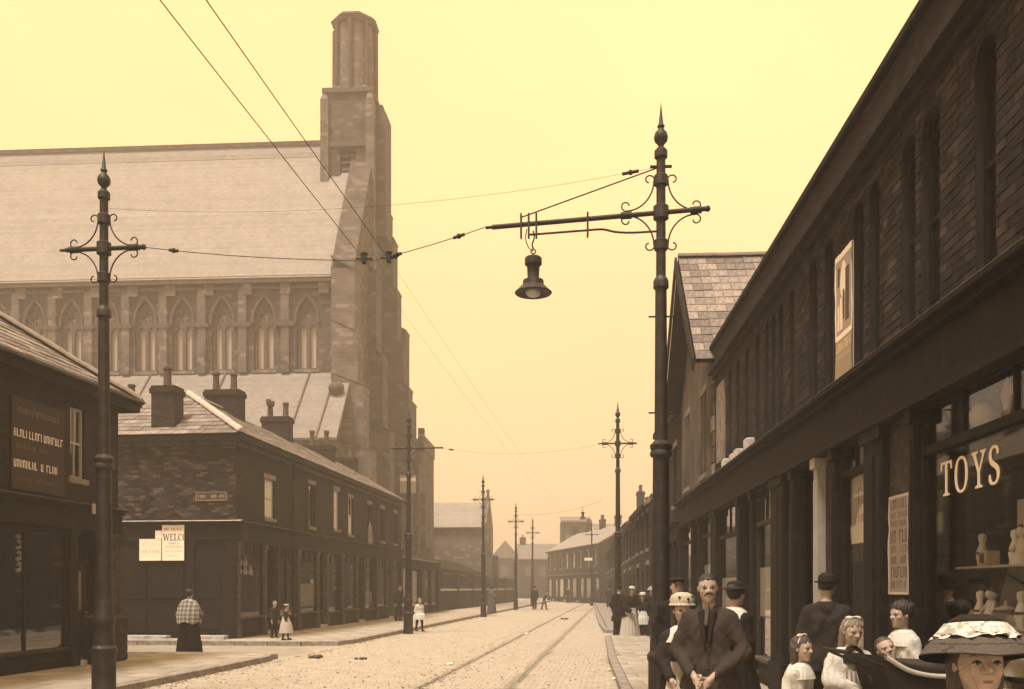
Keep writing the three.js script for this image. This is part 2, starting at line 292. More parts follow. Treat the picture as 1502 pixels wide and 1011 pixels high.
{ // tram track
  const g = new THREE.Group(); g.name = 'tram_track'; g.userData.kind = 'structure'; scene.add(g);
  for (const u of [-3.1, -1.67]) {
    mk('rail', slab([FL(u - 0.035, 6, 0.008), FL(u + 0.035, 6, 0.008), FL(u + 0.035, 130, 0.008), FL(u - 0.035, 130, 0.008)], 0.05), 'rail', g);
    mk('rail_lip', slab([FL(u + 0.062, 6, 0.006), FL(u + 0.085, 6, 0.006), FL(u + 0.085, 130, 0.006), FL(u + 0.062, 130, 0.006)], 0.05), 'rail', g);
  }
}
function pavement(F, turn, quads, flags, label) {
  const base = struct('pavement', quads.map((q) => slab(q.map(([u, w]) => F(u, w, PAVE - 0.02)), PAVE + 0.02)), 'kerb');
  let n = 0;
  for (const [u0, u1, w0, w1] of flags) {
    if (n >= 300) break;
    const p = F((u0 + u1) / 2, (w0 + w1) / 2), m = new THREE.Mesh(unitBrick, M['flag' + Math.floor(rnd() * 4)]);
    m.position.set(p[0], PAVE - 0.03 + rr(-0.003, 0.003), p[2]); m.rotation.set(rr(-0.002, 0.002), turn, rr(-0.002, 0.002)); m.scale.set(u1 - u0 - 0.012, 0.06, w1 - w0 - 0.012);
    m.name = n ? 'flagstone_' + String(n).padStart(3, '0') : 'flagstone'; m.castShadow = m.receiveShadow = true; base.add(m); n++;
  }
  return base;
}
function kerb(pts, F) {
  const g = new THREE.Group(); g.name = numbered('kerb'); g.userData.kind = 'structure'; scene.add(g); let n = 0;
  for (let k = 0; k + 1 < pts.length; k++) {
    const a = V(...F(...pts[k])), b = V(...F(...pts[k + 1])), c = Math.max(1, Math.round(a.distanceTo(b) / 0.95)), ang = Math.atan2(-(b.z - a.z), b.x - a.x);
    for (let i = 0; i < c; i++) {
      const p = a.clone().lerp(b, (i + 0.5) / c), m = new THREE.Mesh(kerbGeo, M.kerb); m.position.set(p.x, rr(-0.003, 0.004), p.z); m.rotation.y = ang + rr(-0.004, 0.004); m.scale.set(a.distanceTo(b) / c - 0.012, 1, 1);
      m.name = n ? 'kerb_stone_' + String(n).padStart(3, '0') : 'kerb_stone'; m.castShadow = m.receiveShadow = true; g.add(m); n++;
    }
  }
}
const kerbGeo = muv(rbx(-0.5, 0.5, -0.08, PAVE + 0.006, -0.08, 0.08, 0.018));
function flagGrid(u0, u1, w0, w1, fu, fw) { const out = []; let r = 0; for (let w = w0; w < w1 - 0.2; w += fw, r++) { let u = u0 - (r % 2 ? fu / 2 : 0); for (; u < u1 - 0.05; u += fu) { const a = Math.max(u, u0), b = Math.min(u + fu, u1); if (b - a > 0.08) out.push([a, b, w, Math.min(w + fw, w1)]); } } return out; }
seed(7);
pavement(FL, -TL, [[[-10.6, 2], [-7.58, 2], [-7.58, 20.2], [-10.6, 20.2]], [[-22, 18.2], [-10.6, 18.2], [-10.6, 20.2], [-22, 20.2]]], flagGrid(-10.3, -7.6, 9, 20.1, 0.85, 0.62));
pavement(FL, -TL, [[[-11.4, 24.8], [-7.58, 24.8], [-7.58, 140], [-11.4, 140]], [[-22, 24.8], [-11.4, 24.8], [-11.4, 26.1], [-22, 26.1]]], [...flagGrid(-16, -11.1, 24.85, 26.0, 0.85, 0.65), ...flagGrid(-11.05, -7.6, 24.85, 66, 0.95, 0.75)]);
const rq = []; for (let w = 1; w < 29; w += 2) rq.push([[ukR(w) + 0.07, w], [3.12, w], [3.12, w + 2], [ukR(w + 2) + 0.07, w + 2]]);
pavement(FR, -TR, rq, flagGrid(0.9, 3.08, 4, 29, 0.72, 0.6).map(([a, b, c, d]) => [Math.max(a, Math.max(ukR(c), ukR(d)) + 0.08), b, c, d]).filter(([a, b]) => b - a > 0.1));
pavement(FR, -TR, [[[1.62, 33], [3.12, 33], [5.2, 112], [3.7, 112]]], []);
kerb([[-7.5, 4], [-7.5, 19.3], [-7.75, 20.0], [-8.4, 20.25], [-20, 20.25]], FL);
kerb([[-20, 24.72], [-8.6, 24.72], [-7.8, 24.95], [-7.5, 25.7], [-7.5, 108]], FL);
kerb([...kerbR.slice(1).map(([w, u]) => [u, w]), [3.0, 29.1]], FR);
kerb([[3.0, 32.95], [1.55, 32.95], [1.62, 40], [3.6, 112]], FR);
// horse droppings and scraps lying on the road
seed(9);
for (const [px, py, n, sz] of [[465, 966, 5, 0.07], [530, 968, 3, 0.05], [828, 909, 4, 0.07]]) {
  const d = EYE * FOCAL / (py - HOR), t = thing('dung_heap', ['small dark dung heap on the road beyond the side street mouth', 'flattened dung patch on the road nearer the tram rail', 'dung heap in the far middle of the road'][n === 5 ? 0 : n === 3 ? 1 : 2], 'dung', [(px - 751) * d / FOCAL, 0.01, -d]);
  for (let i = 0; i < n; i++) mk('lump', new THREE.IcosahedronGeometry(sz * rr(0.7, 1.2), 1).scale(1.3, 0.6, 1).translate(rr(-0.14, 0.14), sz * 0.4, rr(-0.12, 0.12)), 'hairmid', t);
}
for (const [px, py, w, l] of [[905, 998, 0.16, 'crumpled pale paper scrap in the gutter by the tram pole kerb'], [897, 985, 0.12, 'smaller paper scrap in the gutter by the kerb'], [771, 931, 0.2, 'pale paper scrap lying in the middle of the road'], [887, 922, 0.18, 'paper scrap in the gutter before the woman in the white skirt'], [660, 976, 0.12, 'pale scrap beside the tram rail']]) {
  const d = EYE * FOCAL / (py - HOR), g = new THREE.PlaneGeometry(w, w * 0.8, 5, 4).rotateX(-Math.PI / 2), p = g.attributes.position;
  for (let i = 0; i < p.count; i++) p.setY(i, rr(0, 0.05)); g.computeVertexNormals();
  const t = tag(mk(numbered('paper_scrap'), g, 'paper', scene), l, 'litter', 'scraps of paper on the road'); t.position.set((px - 751) * d / FOCAL, 0.016, -d);
}

{ // grit, straw and dirt kicked along the roadway and into the gutters
  seed(10); const n = 1900, g = muv(new THREE.IcosahedronGeometry(0.016, 0)), im = new THREE.InstancedMesh(g, M.gritty, n), m = new THREE.Matrix4(), q = new THREE.Quaternion(), e = new THREE.Euler(), c = new THREE.Color();
  for (let i = 0; i < n; i++) { const w = 13 + 40 * Math.pow(rnd(), 1.6), k = rnd(), u = k < 0.35 ? -7.35 + Math.abs(rr(-0.5, 0.5)) * rnd() : k < 0.55 ? -3.1 + rr(-0.5, 0.5) : rr(-7.3, 0.6); const p = FL(u, w); e.set(0, rr(0, 6.28), 0); q.setFromEuler(e); const s = rr(0.4, 1.3); m.compose(V(p[0], 0.012, p[2]), q, V(s * rr(0.6, 2.2), s * 0.5, s)); im.setMatrixAt(i, m); const t = rr(0.4, 1.1); c.setRGB(t, t * 0.95, t * 0.9); im.setColorAt(i, c); }
  im.name = 'road_grit'; im.userData = { label: 'loose grit and straw scattered over the roadway setts', category: 'grit', kind: 'stuff' }; im.castShadow = im.receiveShadow = true; scene.add(im);
}

// ---------------------------------------------------------------- tram poles, wires, lamps
function scroll(s, v) {           // one wrought scroll filling the corner between shaft and cross arm; s = side, v = up or down
  const a = [];
  for (let i = 0; i <= 10; i++) { const t = i / 10 * Math.PI / 2; a.push([s * (0.09 + 0.36 * (1 - Math.sin(t))), v * (0.03 + 0.40 * (1 - Math.cos(t))), 0]); }
  const curl = (cx, cy, r, a0, dir) => { const o = []; for (let i = 0; i <= 12; i++) { const t = a0 + dir * i / 12 * 4.6, q = r * (1 - 0.45 * i / 12); o.push([s * (cx + q * Math.cos(t)), v * (cy + q * Math.sin(t)), 0]); } return o; };
  return [tube(a, 0.011, 5, 16), tube(curl(0.45, 0.095, 0.068, -Math.PI / 2, 1), 0.010, 5, 20), tube(curl(0.15, 0.43, 0.066, Math.PI, -1), 0.010, 5, 20)];
}
function tramPole(label, pos, turn, o = {}) {
  const t = thing('tram_pole', label, 'tram pole', pos, turn, 'tram poles along the street'); if (o.far) { t.rotation.z = rr(-0.008, 0.008); t.rotation.x = rr(-0.006, 0.006); }
  const seg = o.far ? 10 : 20;
  mk('base', lathe([[0, 0], [0.18, 0], [0.18, 0.10], [0.165, 0.13], [0.165, 0.66], [0.18, 0.70], [0.18, 0.76], [0.145, 0.80], [0.138, 1.08], [0.16, 1.12], [0.16, 1.20], [0.13, 1.26], [0.12, 1.42], [0.112, 1.45]], seg), 'iron', t);
  mk('lower_shaft', lathe([[0.115, 1.45], [0.105, 3.38], [0, 3.38]], seg), 'iron', t);
  mk('collar', lathe([[0.118, 3.32], [0.142, 3.34], [0.142, 3.38], [0.128, 3.41], [0.142, 3.44], [0.142, 3.48], [0.083, 3.54]], seg), 'iron', t);
  mk('middle_shaft', lathe([[0.084, 3.5], [0.074, 5.56], [0, 5.56]], seg), 'iron', t);
  mk('collar', lathe([[0.074, 5.50], [0.1, 5.52], [0.1, 5.60], [0.09, 5.63], [0.064, 5.67]], seg), 'iron', t);
  mk('upper_shaft', lathe([[0.064, 5.64], [0.058, 7.22], [0, 7.22]], seg), 'iron', t);
  for (const y of [6.08, 6.92]) mk('band', lathe([[0.066, y - 0.08], [0.088, y - 0.06], [0.088, y + 0.06], [0.066, y + 0.08]], seg), 'iron', t);
  mk('finial', lathe([[0.066, 7.20], [0.085, 7.22], [0.085, 7.30], [0.06, 7.33], [0.035, 7.36], [0.042, 7.385], [0.082, 7.43], [0.092, 7.48], [0.078, 7.535], [0.04, 7.58], [0.036, 7.61], [0.05, 7.62], [0.03, 7.66], [0, 7.95]], seg), 'iron', t);
  if (o.steps) for (const y of [3.9, 5.15]) mk('step_pin', rod([-0.16, y, 0], [0.16, y, 0], 0.012, 6), 'iron', t);
  const Y = 6.5, r = o.far ? 0.03 : 0.034;
  const l0 = o.left ?? 0.58, r0 = o.right ?? 0.58, sag = o.sag ?? 0;
  mk('cross_arm', [rod([r0, Y + 0.04 * (sag > 0), 0], [-l0, Y - sag, 0], r, 8), rod([-l0, Y - sag, 0], [-l0 - 0.09, Y - sag * 1.04, 0], 0.02, 6), new THREE.SphereGeometry(0.04, 8, 6).translate(r0 + 0.02, Y + 0.04 * (sag > 0), 0)], 'iron', t);
  mk('arm_hub', lathe([[0.07, Y - 0.1], [0.1, Y - 0.08], [0.1, Y + 0.08], [0.07, Y + 0.1]], seg), 'iron', t);
  for (const s of [-1, 1]) { mk('arm_band', rod([s * 0.38, Y + (s < 0 ? -sag * 0.16 : 0.02 * (sag > 0)), 0], [s * 0.52, Y + (s < 0 ? -sag * 0.2 : 0.03 * (sag > 0)), 0], 0.05, 8), 'iron', t); }
  if (!o.plain) for (const s of [-1, 1]) for (const v of [-1, 1]) mk('scroll', scroll(s, v).map((g) => g.translate(0, Y, 0)), 'iron', t);
  return t;
}
const nearPole = tramPole('tall dark iron tram pole with long bracket arm carrying the lamp, by the shop kerb', FR(1.27, 12.05, PAVE - 0.14), -TR, { left: 2.2, sag: 0.14, steps: true });
{ // the long arm's under-rail, clips and stay
  const t = nearPole, Y = 6.5;
  mk('under_rail', tube([[-0.06, Y - 0.24, 0], [-0.4, Y - 0.25, 0], [-0.6, Y - 0.235, 0], [-0.75, Y - 0.2, 0], [-1.0, Y - 0.21, 0], [-1.72, Y - 0.25, 0]], 0.014, 6, 40), 'iron', t);
  for (const x of [-0.95, -1.62, -1.72, -1.82]) mk('arm_clip', rbx(x - 0.012, x + 0.012, Y - 0.29, Y + 0.02, -0.05, 0.05, 0.005), 'iron', t);
  mk('stay_band', rod([-0.14, 7.1, 0], [0.14, 7.1, 0], 0.02, 6), 'iron', t);
  mk('stay_rod', rod([-0.06, 7.08, 0], [-1.82, Y - 0.02, 0], 0.009, 6), 'iron', t);
}
function streetLamp(label, pos, turn, sc = 1) {
  const t = thing('hanging_lamp', label, 'street lamp', pos, turn);
  mk('hook', [tube([[0, 0, 0], [0.012, -0.09, 0], [-0.014, -0.18, 0], [0.0, -0.24, 0]], 0.011, 6, 20), tube([[-0.085, 0.02, 0], [-0.1, -0.1, 0], [-0.06, -0.22, 0], [0, -0.27, 0]], 0.007, 5, 20), new THREE.TorusGeometry(0.03, 0.009, 6, 12).translate(0, -0.27, 0)], 'iron', t);
  mk('cap', lathe([[0, -0.33], [0.09, -0.34], [0.112, -0.36], [0.112, -0.44], [0.09, -0.46], [0.082, -0.48], [0.076, -0.62], [0.09, -0.66]], 20), 'iron', t);
  mk('reflector', lathe([[0.086, -0.63], [0.135, -0.65], [0.14, -0.71], [0.165, -0.73], [0.225, -0.79], [0.245, -0.81], [0.232, -0.825], [0.13, -0.80], [0.10, -0.78]], 24), 'iron', t);
  mk('globe', new THREE.SphereGeometry(0.105, 16, 10).scale(1, 0.65, 1).translate(0, -0.80, 0), 'opal', t);
  return t;
}
{ const p = FR(1.27 - 1.66, 12.05 + 0, 6.5 + PAVE - 0.34); streetLamp('dark metal lamp with wide reflector hanging from the bracket arm', p, 0); }
// left-hand and further poles
const poleAt = (F, A, u, w, label, o) => tramPole(label, F(u, w, PAVE - 0.14), A, o);
poleAt(FL, -TL, -7.28, 12.5, 'dark iron tram pole with scrolled cross arm beside the poster shop corner');
poleAt(FL, -TL, -7.12, 31.5, 'dark tram pole standing in front of the church tower, girl in white beside it', { far: true, right: 1.15 });
poleAt(FL, -TL, -7.12, 50.2, 'slender tram pole on the pavement before the churchyard railings', { far: true });
poleAt(FL, -TL, -7.12, 67, 'distant tram pole beyond the churchyard railings, near the walking couple', { far: true });
poleAt(FL, -TL, -7.12, 80.8, 'faint distant tram pole where the street bends, hazy', { far: true });
poleAt(FR, -TR, 1.85, 31.2, 'tram pole at the side street corner behind the woman in the white skirt', { far: true });
poleAt(FR, -TR, 2.6, 84, 'faint distant tram pole before the terrace in the haze', { far: true, plain: true });

function wire(name, label, pts, r, ins = []) {
  const t = thing(name, label, 'wire', pts[0]); const P = pts.map((p) => V(...p).sub(V(...pts[0])));
  mk('strand', tube(P, r, 5, 40), 'wire', t);
  for (const [k, len] of ins) { const c = new THREE.CatmullRomCurve3(P), a = c.getPointAt(Math.max(0, k - 0.001)), b = c.getPointAt(Math.min(1, k + 0.001)), d = b.clone().sub(a).normalize().multiplyScalar(len / 2), m = c.getPointAt(k); mk('insulator', [rod(m.clone().sub(d).toArray(), m.clone().add(d).toArray(), 0.022, 8), new THREE.SphereGeometry(0.036, 8, 6).translate(m.x, m.y, m.z)], 'iron', t); }
  return t;
}
const sagLine = (a, b, sag, n = 8) => Array.from({ length: n + 1 }, (_, i) => { const t = i / n; return [a[0] + (b[0] - a[0]) * t, a[1] + (b[1] - a[1]) * t - sag * 4 * t * (1 - t), a[2] + (b[2] - a[2]) * t]; });
{
  const a = FL(-7.28 + 0.58, 12.5, 6.48), b = FR(1.27 - 2.3, 12.05, 6.34), m = FL(-3.2, 12.1, 6.01);
  wire('span_wire', 'span wire slung across the street from scrolled pole to bracket arm', [a, ...sagLine(a, m, 0.05, 6).slice(1), ...sagLine(m, b, 0.02, 6).slice(1)], 0.006, [[0.10, 0.14], [0.76, 0.12], [0.93, 0.16]]);
  for (const [u, l] of [[-3.34, 'overhead trolley wire running along the street, left strand of the pair'], [-3.0, 'overhead trolley wire running along the street, right strand of the pair']]) {
    const q = []; for (let w = -6; w <= 12.2; w += 3.02) q.push(FL(u, w, 6.02 + 0.25 * Math.sin((12.1 - w) / 18.1 * Math.PI) * -0.3)); 
    wire('trolley_wire', l.replace('along the street', 'from overhead to the near span wire'), q, 0.0045);
    wire('trolley_wire', l.replace('running along', 'fading up'), [q[q.length - 1], ...[20, 26, 32].map((w) => FL(u, w, 5.96)), FL(u, 50.8, 6.02), FL(u, 82, 6.02), FL(u, 110, 6.02)], 0.0016);
    const h = thing('wire_hanger', 'small iron hanger clipping ' + (u < -3.2 ? 'left' : 'right') + ' trolley wire to the span wire', 'hanger', FL(u, 12.1, 6.02));
    mk('clamp', [rbx(-0.03, 0.03, -0.05, 0.07, -0.04, 0.04, 0.01), rod([-0.11, 0.02, 0], [0.11, 0.02, 0], 0.016, 6), lathe([[0, 0.06], [0.045, 0.06], [0.05, 0.09], [0, 0.12]], 10)], 'iron', h);
  }
  const c = FR(1.27, 12.05, 7.08), e = FL(-7.28, 12.5, 7.06);
  wire('guard_wire', 'thin guard wire strung high between the two facing tram poles', sagLine(c, e, 0.25, 10), 0.0022, [[0.05, 0.22]]);
  const f = FL(-7.12 + 1.2, 31.5, 6.46), g = FR(1.85 - 0.6, 31.2, 6.46);
  wire('span_wire', 'span wire crossing the street above the girl in white', sagLine(f, g, 0.25, 10), 0.0032, [[0.06, 0.18]]);
  const h = FL(-7.12, 67, 7.0), k = FR(2.5, 60, 7.3);
  const sp = sagLine(h, k, 0.35, 10); wire('span_wire', 'far span wire carrying the small distant lamp', sp, 0.008);
  const q = sp[8]; streetLamp('small distant lamp hanging from the far span wire', q, 0);
}

// ---------------------------------------------------------------- shop houses
// one sash window set back in its opening: [x0, x1, y0, y1]
function sash(t, h, o = {}) {
  const [x0, x1, y0, y1] = h, z = -0.085, f = 0.045, fm = o.frame ?? 'greywood';
  const w = mk('window', [bx(x0, x0 + f, y0, y1, z - 0.03, z + 0.02), bx(x1 - f, x1, y0, y1, z - 0.03, z + 0.02), bx(x0 + f, x1 - f, y0, y0 + f, z - 0.03, z + 0.02), bx(x0 + f, x1 - f, y1 - f, y1, z - 0.03, z + 0.02), bx(x0 + f, x1 - f, (y0 + y1) / 2 - 0.02, (y0 + y1) / 2 + 0.02, z - 0.028, z + 0.018), ...(o.bar ? [bx((x0 + x1) / 2 - 0.012, (x0 + x1) / 2 + 0.012, y0 + f, y1 - f, z - 0.026, z + 0.012)] : [])], fm, t);
  mk('pane', bx(x0 + f, x1 - f, y0 + f, (y0 + y1) / 2 - 0.02, z - 0.012, z - 0.006), o.glass ?? 'glass', w); mk('pane', bx(x0 + f, x1 - f, (y0 + y1) / 2 + 0.02, y1 - f, z - 0.012, z - 0.006), o.glass ?? 'glass', w);
  if (o.blind) { const [a, b] = o.blind; mk('blind', bx(x0 + f + (x1 - x0 - 2 * f) * (o.bx0 ?? 0), x0 + f + (x1 - x0 - 2 * f) * (o.bx1 ?? 1), y0 + f + (y1 - y0 - 2 * f) * a, y0 + f + (y1 - y0 - 2 * f) * b, z - 0.005, z + 0.004), o.blindMat ?? 'blind', w); }
  if (o.sill !== false) mk('sill', rbx(x0 - 0.06, x1 + 0.06, y0 - 0.11, y0, -0.1, 0.055, 0.012), o.sillMat ?? 'stone', t);
  if (o.lintel) mk('lintel', bx(x0 - 0.08, x1 + 0.08, y1, y1 + 0.16, -0.1, 0.012), o.lintelMat ?? 'stone', t);
  if (o.arch) { const r = (x1 - x0) / 2, s = new THREE.Shape(); s.moveTo(0, -r); s.lineTo(0, 0); s.lineTo(2 * r, 0); s.lineTo(2 * r, -r); s.absarc(r, -r, r, 0, Math.PI, false); mk('arch_head', extr(s, 0.1, -0.104).translate(x0, y1, 0), o.archMat ?? 'brick3', t); }
}
function stack(t, x, z, y0, y1, w, d, pots, m = 'sootwall', o = {}) {
  const c = mk('chimney', [bx(x - w / 2, x + w / 2, y0, y1 - 0.24, z - d / 2, z + d / 2), rbx(x - w / 2 - 0.05, x + w / 2 + 0.05, y1 - 0.24, y1 - 0.08, z - d / 2 - 0.05, z + d / 2 + 0.05, 0.02), rbx(x - w / 2 - 0.02, x + w / 2 + 0.02, y1 - 0.08, y1, z - d / 2 - 0.02, z + d / 2 + 0.02, 0.02)], m, t);
  for (const [px, pz, h, horn] of pots) {
    const g = [lathe([[0.12, y1 - 0.02], [0.145, y1 + 0.02], [0.12, y1 + 0.08], [0.105, y1 + h * 0.8], [0.135, y1 + h * 0.84], [0.135, y1 + h * 0.93], [0.11, y1 + h], [0.07, y1 + h], [0.07, y1 + h * 0.7]], 12)];
    if (horn) g.push(bx(-0.24, 0.24, y1 + h * 0.9, y1 + h * 1.05, -0.09, 0.09), bx(-0.24, -0.17, y1 + h, y1 + h * 1.28, -0.09, 0.09), bx(0.17, 0.24, y1 + h, y1 + h * 1.28, -0.09, 0.09));
    mk('chimney_pot', g.map((q) => q.translate(x + px, 0, z + pz)), 'clay', c);
  }
}
// parts of a shop front along x, in order: ['pil', x0, x1], ['win', x0, x1, opt], ['door', x0, x1, opt]
function shopfront(t, parts, fy0, o = {}) {
  const wood = o.wood ?? 'darkwood';
  for (const [kind, x0, x1, p = {}] of parts) {
    if (kind === 'pil') {
      mk('pilaster', [rbx(x0, x1, PAVE, fy0, -0.12, 0.05, 0.008), rbx(x0 - 0.025, x1 + 0.025, PAVE - 0.01, PAVE + 0.42, -0.1, 0.085, 0.012), rbx(x0 - 0.03, x1 + 0.03, fy0 - 0.16, fy0 - 0.02, -0.1, 0.09, 0.012), rbx(x0 + (x1 - x0) * 0.28, x1 - (x1 - x0) * 0.28, PAVE + 0.55, fy0 - 0.3, 0.0, 0.065, 0.006)], p.m ?? wood, t);
    } else if (kind === 'win') {
      const sy = p.sill ?? 0.62, ty = p.transom ?? 2.75, f = 0.05;
      mk('stall_riser', [bx(x0, x1, PAVE - 0.02, sy - 0.06, -0.14, -0.03), rbx(x0 + 0.1, x1 - 0.1, PAVE + 0.12, sy - 0.16, -0.05, -0.015, 0.008)], p.riser ?? wood, t);
      mk('window_sill', rbx(x0 - 0.01, x1 + 0.01, sy - 0.06, sy, -0.16, 0.06, 0.012), p.sillMat ?? 'greywood', t);
      const fr = mk('window_frame', [bx(x0, x0 + f, sy, fy0, -0.08, -0.02), bx(x1 - f, x1, sy, fy0, -0.08, -0.02), bx(x0 + f, x1 - f, fy0 - f, fy0, -0.08, -0.02), bx(x0 + f, x1 - f, ty - 0.035, ty + 0.035, -0.085, -0.005), ...Array.from({ length: p.lights ?? 1 }, (_, i) => { const x = x0 + (x1 - x0) * (i + 1) / ((p.lights ?? 1) + 1); return bx(x - 0.015, x + 0.015, ty + 0.035, fy0 - f, -0.07, -0.03); }), ...Array.from({ length: p.mullions ?? 0 }, (_, i) => { const x = x0 + (x1 - x0) * (i + 1) / (p.mullions + 1); return bx(x - 0.02, x + 0.02, sy, ty - 0.035, -0.08, -0.02); })], p.frame ?? wood, t);
      const n = p.mullions ?? 0;
      for (let i = 0; i <= n; i++) mk('pane', bx(x0 + f + (x1 - x0 - 2 * f) * i / (n + 1) + 0.02 * (i > 0), x0 + f + (x1 - x0 - 2 * f) * (i + 1) / (n + 1) - 0.02 * (i < n), sy, ty - 0.035, -0.056, -0.050), p.glass ?? 'glass', fr);
      const k = p.lights ?? 1; for (let i = 0; i <= k; i++) mk('pane', bx(Math.max(x0 + f, x0 + (x1 - x0) * i / (k + 1) + 0.015), Math.min(x1 - f, x0 + (x1 - x0) * (i + 1) / (k + 1) - 0.015), ty + 0.035, fy0 - f, -0.056, -0.050), p.glass ?? 'glass', fr);
      if (p.blind) mk('blind', bx(x0 + f + 0.01, x1 - f - 0.01, sy + (ty - sy) * p.blind[0], sy + (ty - sy) * p.blind[1], -0.078, -0.066), p.blindMat ?? 'blind', t);
      if (p.back) mk('window_back', bx(x0 + 0.02, x1 - 0.02, sy - 0.02, ty, -0.72, -0.70), p.back, t);
      mk('window_bed', bx(x0 + 0.02, x1 - 0.02, sy - 0.05, sy - 0.01, -0.72, -0.16), 'interiorfloor', t);
    } else {
      const z = p.z ?? -0.35, dy = p.h ?? 2.1;
      mk('threshold', rbx(x0, x1, PAVE - 0.02, PAVE + 0.10, z - 0.1, 0.10, 0.02), p.step ?? 'palestone', t);
      const d = mk('door', [...holed(x0 + 0.04, x1 - 0.04, PAVE + 0.10, dy, z - 0.05, z, [[x0 + 0.17, x1 - 0.17, PAVE + 1.05, dy - 0.16]]), rbx(x0 + 0.16, x1 - 0.16, PAVE + 0.3, PAVE + 0.85, z - 0.02, z + 0.015, 0.008)], p.m ?? 'greywood', t);
      mk('door_pane', bx(x0 + 0.17, x1 - 0.17, PAVE + 1.05, dy - 0.16, z - 0.03, z - 0.024), p.glass ?? 'glass', d);
      mk('handle', new THREE.SphereGeometry(0.035, 10, 8).translate(x1 - 0.11, 1.1, z + 0.045), 'rail', d);
      mk('door_frame', [bx(x0 - 0.0, x0 + 0.04, PAVE + 0.1, fy0, z - 0.06, z + 0.03), bx(x1 - 0.04, x1, PAVE + 0.1, fy0, z - 0.06, z + 0.03), bx(x0 + 0.04, x1 - 0.04, dy, dy + 0.07, z - 0.06, z + 0.03), bx(x0 + 0.04, x1 - 0.04, fy0 - 0.05, fy0, z - 0.06, z + 0.03)], 'darkwood', t);
      mk('fanlight', bx(x0 + 0.04, x1 - 0.04, dy + 0.07, fy0 - 0.05, z - 0.03, z - 0.02), p.fan ?? 'glass', t);
    }
  }
}
function fascia(t, x0, x1, y0, y1, o = {}) {
  mk('fascia_board', [bx(x0, x1, y0, y1 - 0.1, -0.12, 0.09)], o.m ?? 'darkwood', t);
  mk('fascia_moulding', [rbx(x0, x1, y1 - 0.1, y1 - 0.045, -0.1, 0.17, 0.012), rbx(x0, x1, y1 - 0.045, y1, -0.1, 0.24, 0.012), rbx(x0, x1, y0 - 0.03, y0 + 0.03, -0.1, 0.115, 0.01)], o.mm ?? o.m ?? 'darkwood', t);
  mk('lead_flashing', slab([[x0, y1 + 0.004, 0.245], [x1, y1 + 0.004, 0.245], [x1, y1 + 0.05, -0.02], [x0, y1 + 0.05, -0.02]], 0.004), o.top ?? 'lead', t);
}
// a room behind windows: party walls and solid back in the wall's stuff, lined inside; open towards z1
function room(t, x0, x1, y0, y1, z0, z1, m) {
  const b = Math.max(z0 + 0.3, z1 - 3.4);
  mk('wall', [bx(x0, x1, y0, y1, z0, b), bx(x0, x0 + 0.12, y0, y1, b, z1), bx(x1 - 0.12, x1, y0, y1, b, z1)], m, t);
  mk('room_lining', [bx(x0 + 0.13, x1 - 0.13, y0 + 0.14, y1 - 0.14, b + 0.002, b + 0.02), bx(x0 + 0.122, x1 - 0.122, y0 + 0.002, y0 + 0.12, b + 0.02, z1 - 0.002), bx(x0 + 0.122, x1 - 0.122, y1 - 0.12, y1 - 0.002, b + 0.02, z1 - 0.002), bx(x0 + 0.122, x0 + 0.14, y0 + 0.122, y1 - 0.122, b + 0.022, z1 - 0.002), bx(x1 - 0.14, x1 - 0.122, y0 + 0.122, y1 - 0.122, b + 0.022, z1 - 0.002)], 'interior', t);
}
// the shell behind a front: hollow shop below, rooms above; all closed
function shell(t, L, D, fy, eave, m, o = {}) {
  if (eave - fy > 1) room(t, 0, L, fy, eave, -D, -0.112, m);
  mk('wall', [...(eave - fy > 1 ? [] : [bx(0, L, fy, eave, -D, -0.11)]), bx(0, L, PAVE, fy, -D, -D + 0.25), bx(0, 0.12, PAVE, fy, -D + 0.25, -0.13), bx(L - 0.12, L, PAVE, fy, -D + 0.25, -0.13)], m, t);
  mk('shop_floor', bx(0.12, L - 0.12, PAVE - 0.1, PAVE + 0.08, -D + 0.25, -0.15), 'interiorfloor', t);
  mk('shop_partition', [bx(0.12, L - 0.12, PAVE + 0.08, fy, -3.1, -3.0)], 'interior', t);
}
function gutter(t, x0, x1, y, z, m = 'iron') { mk('gutter', new THREE.CylinderGeometry(0.065, 0.065, x1 - x0, 8, 1, false, 0, Math.PI).rotateZ(Math.PI / 2).rotateX(Math.PI / 2 * 0).translate((x0 + x1) / 2, y, z), m, t); }

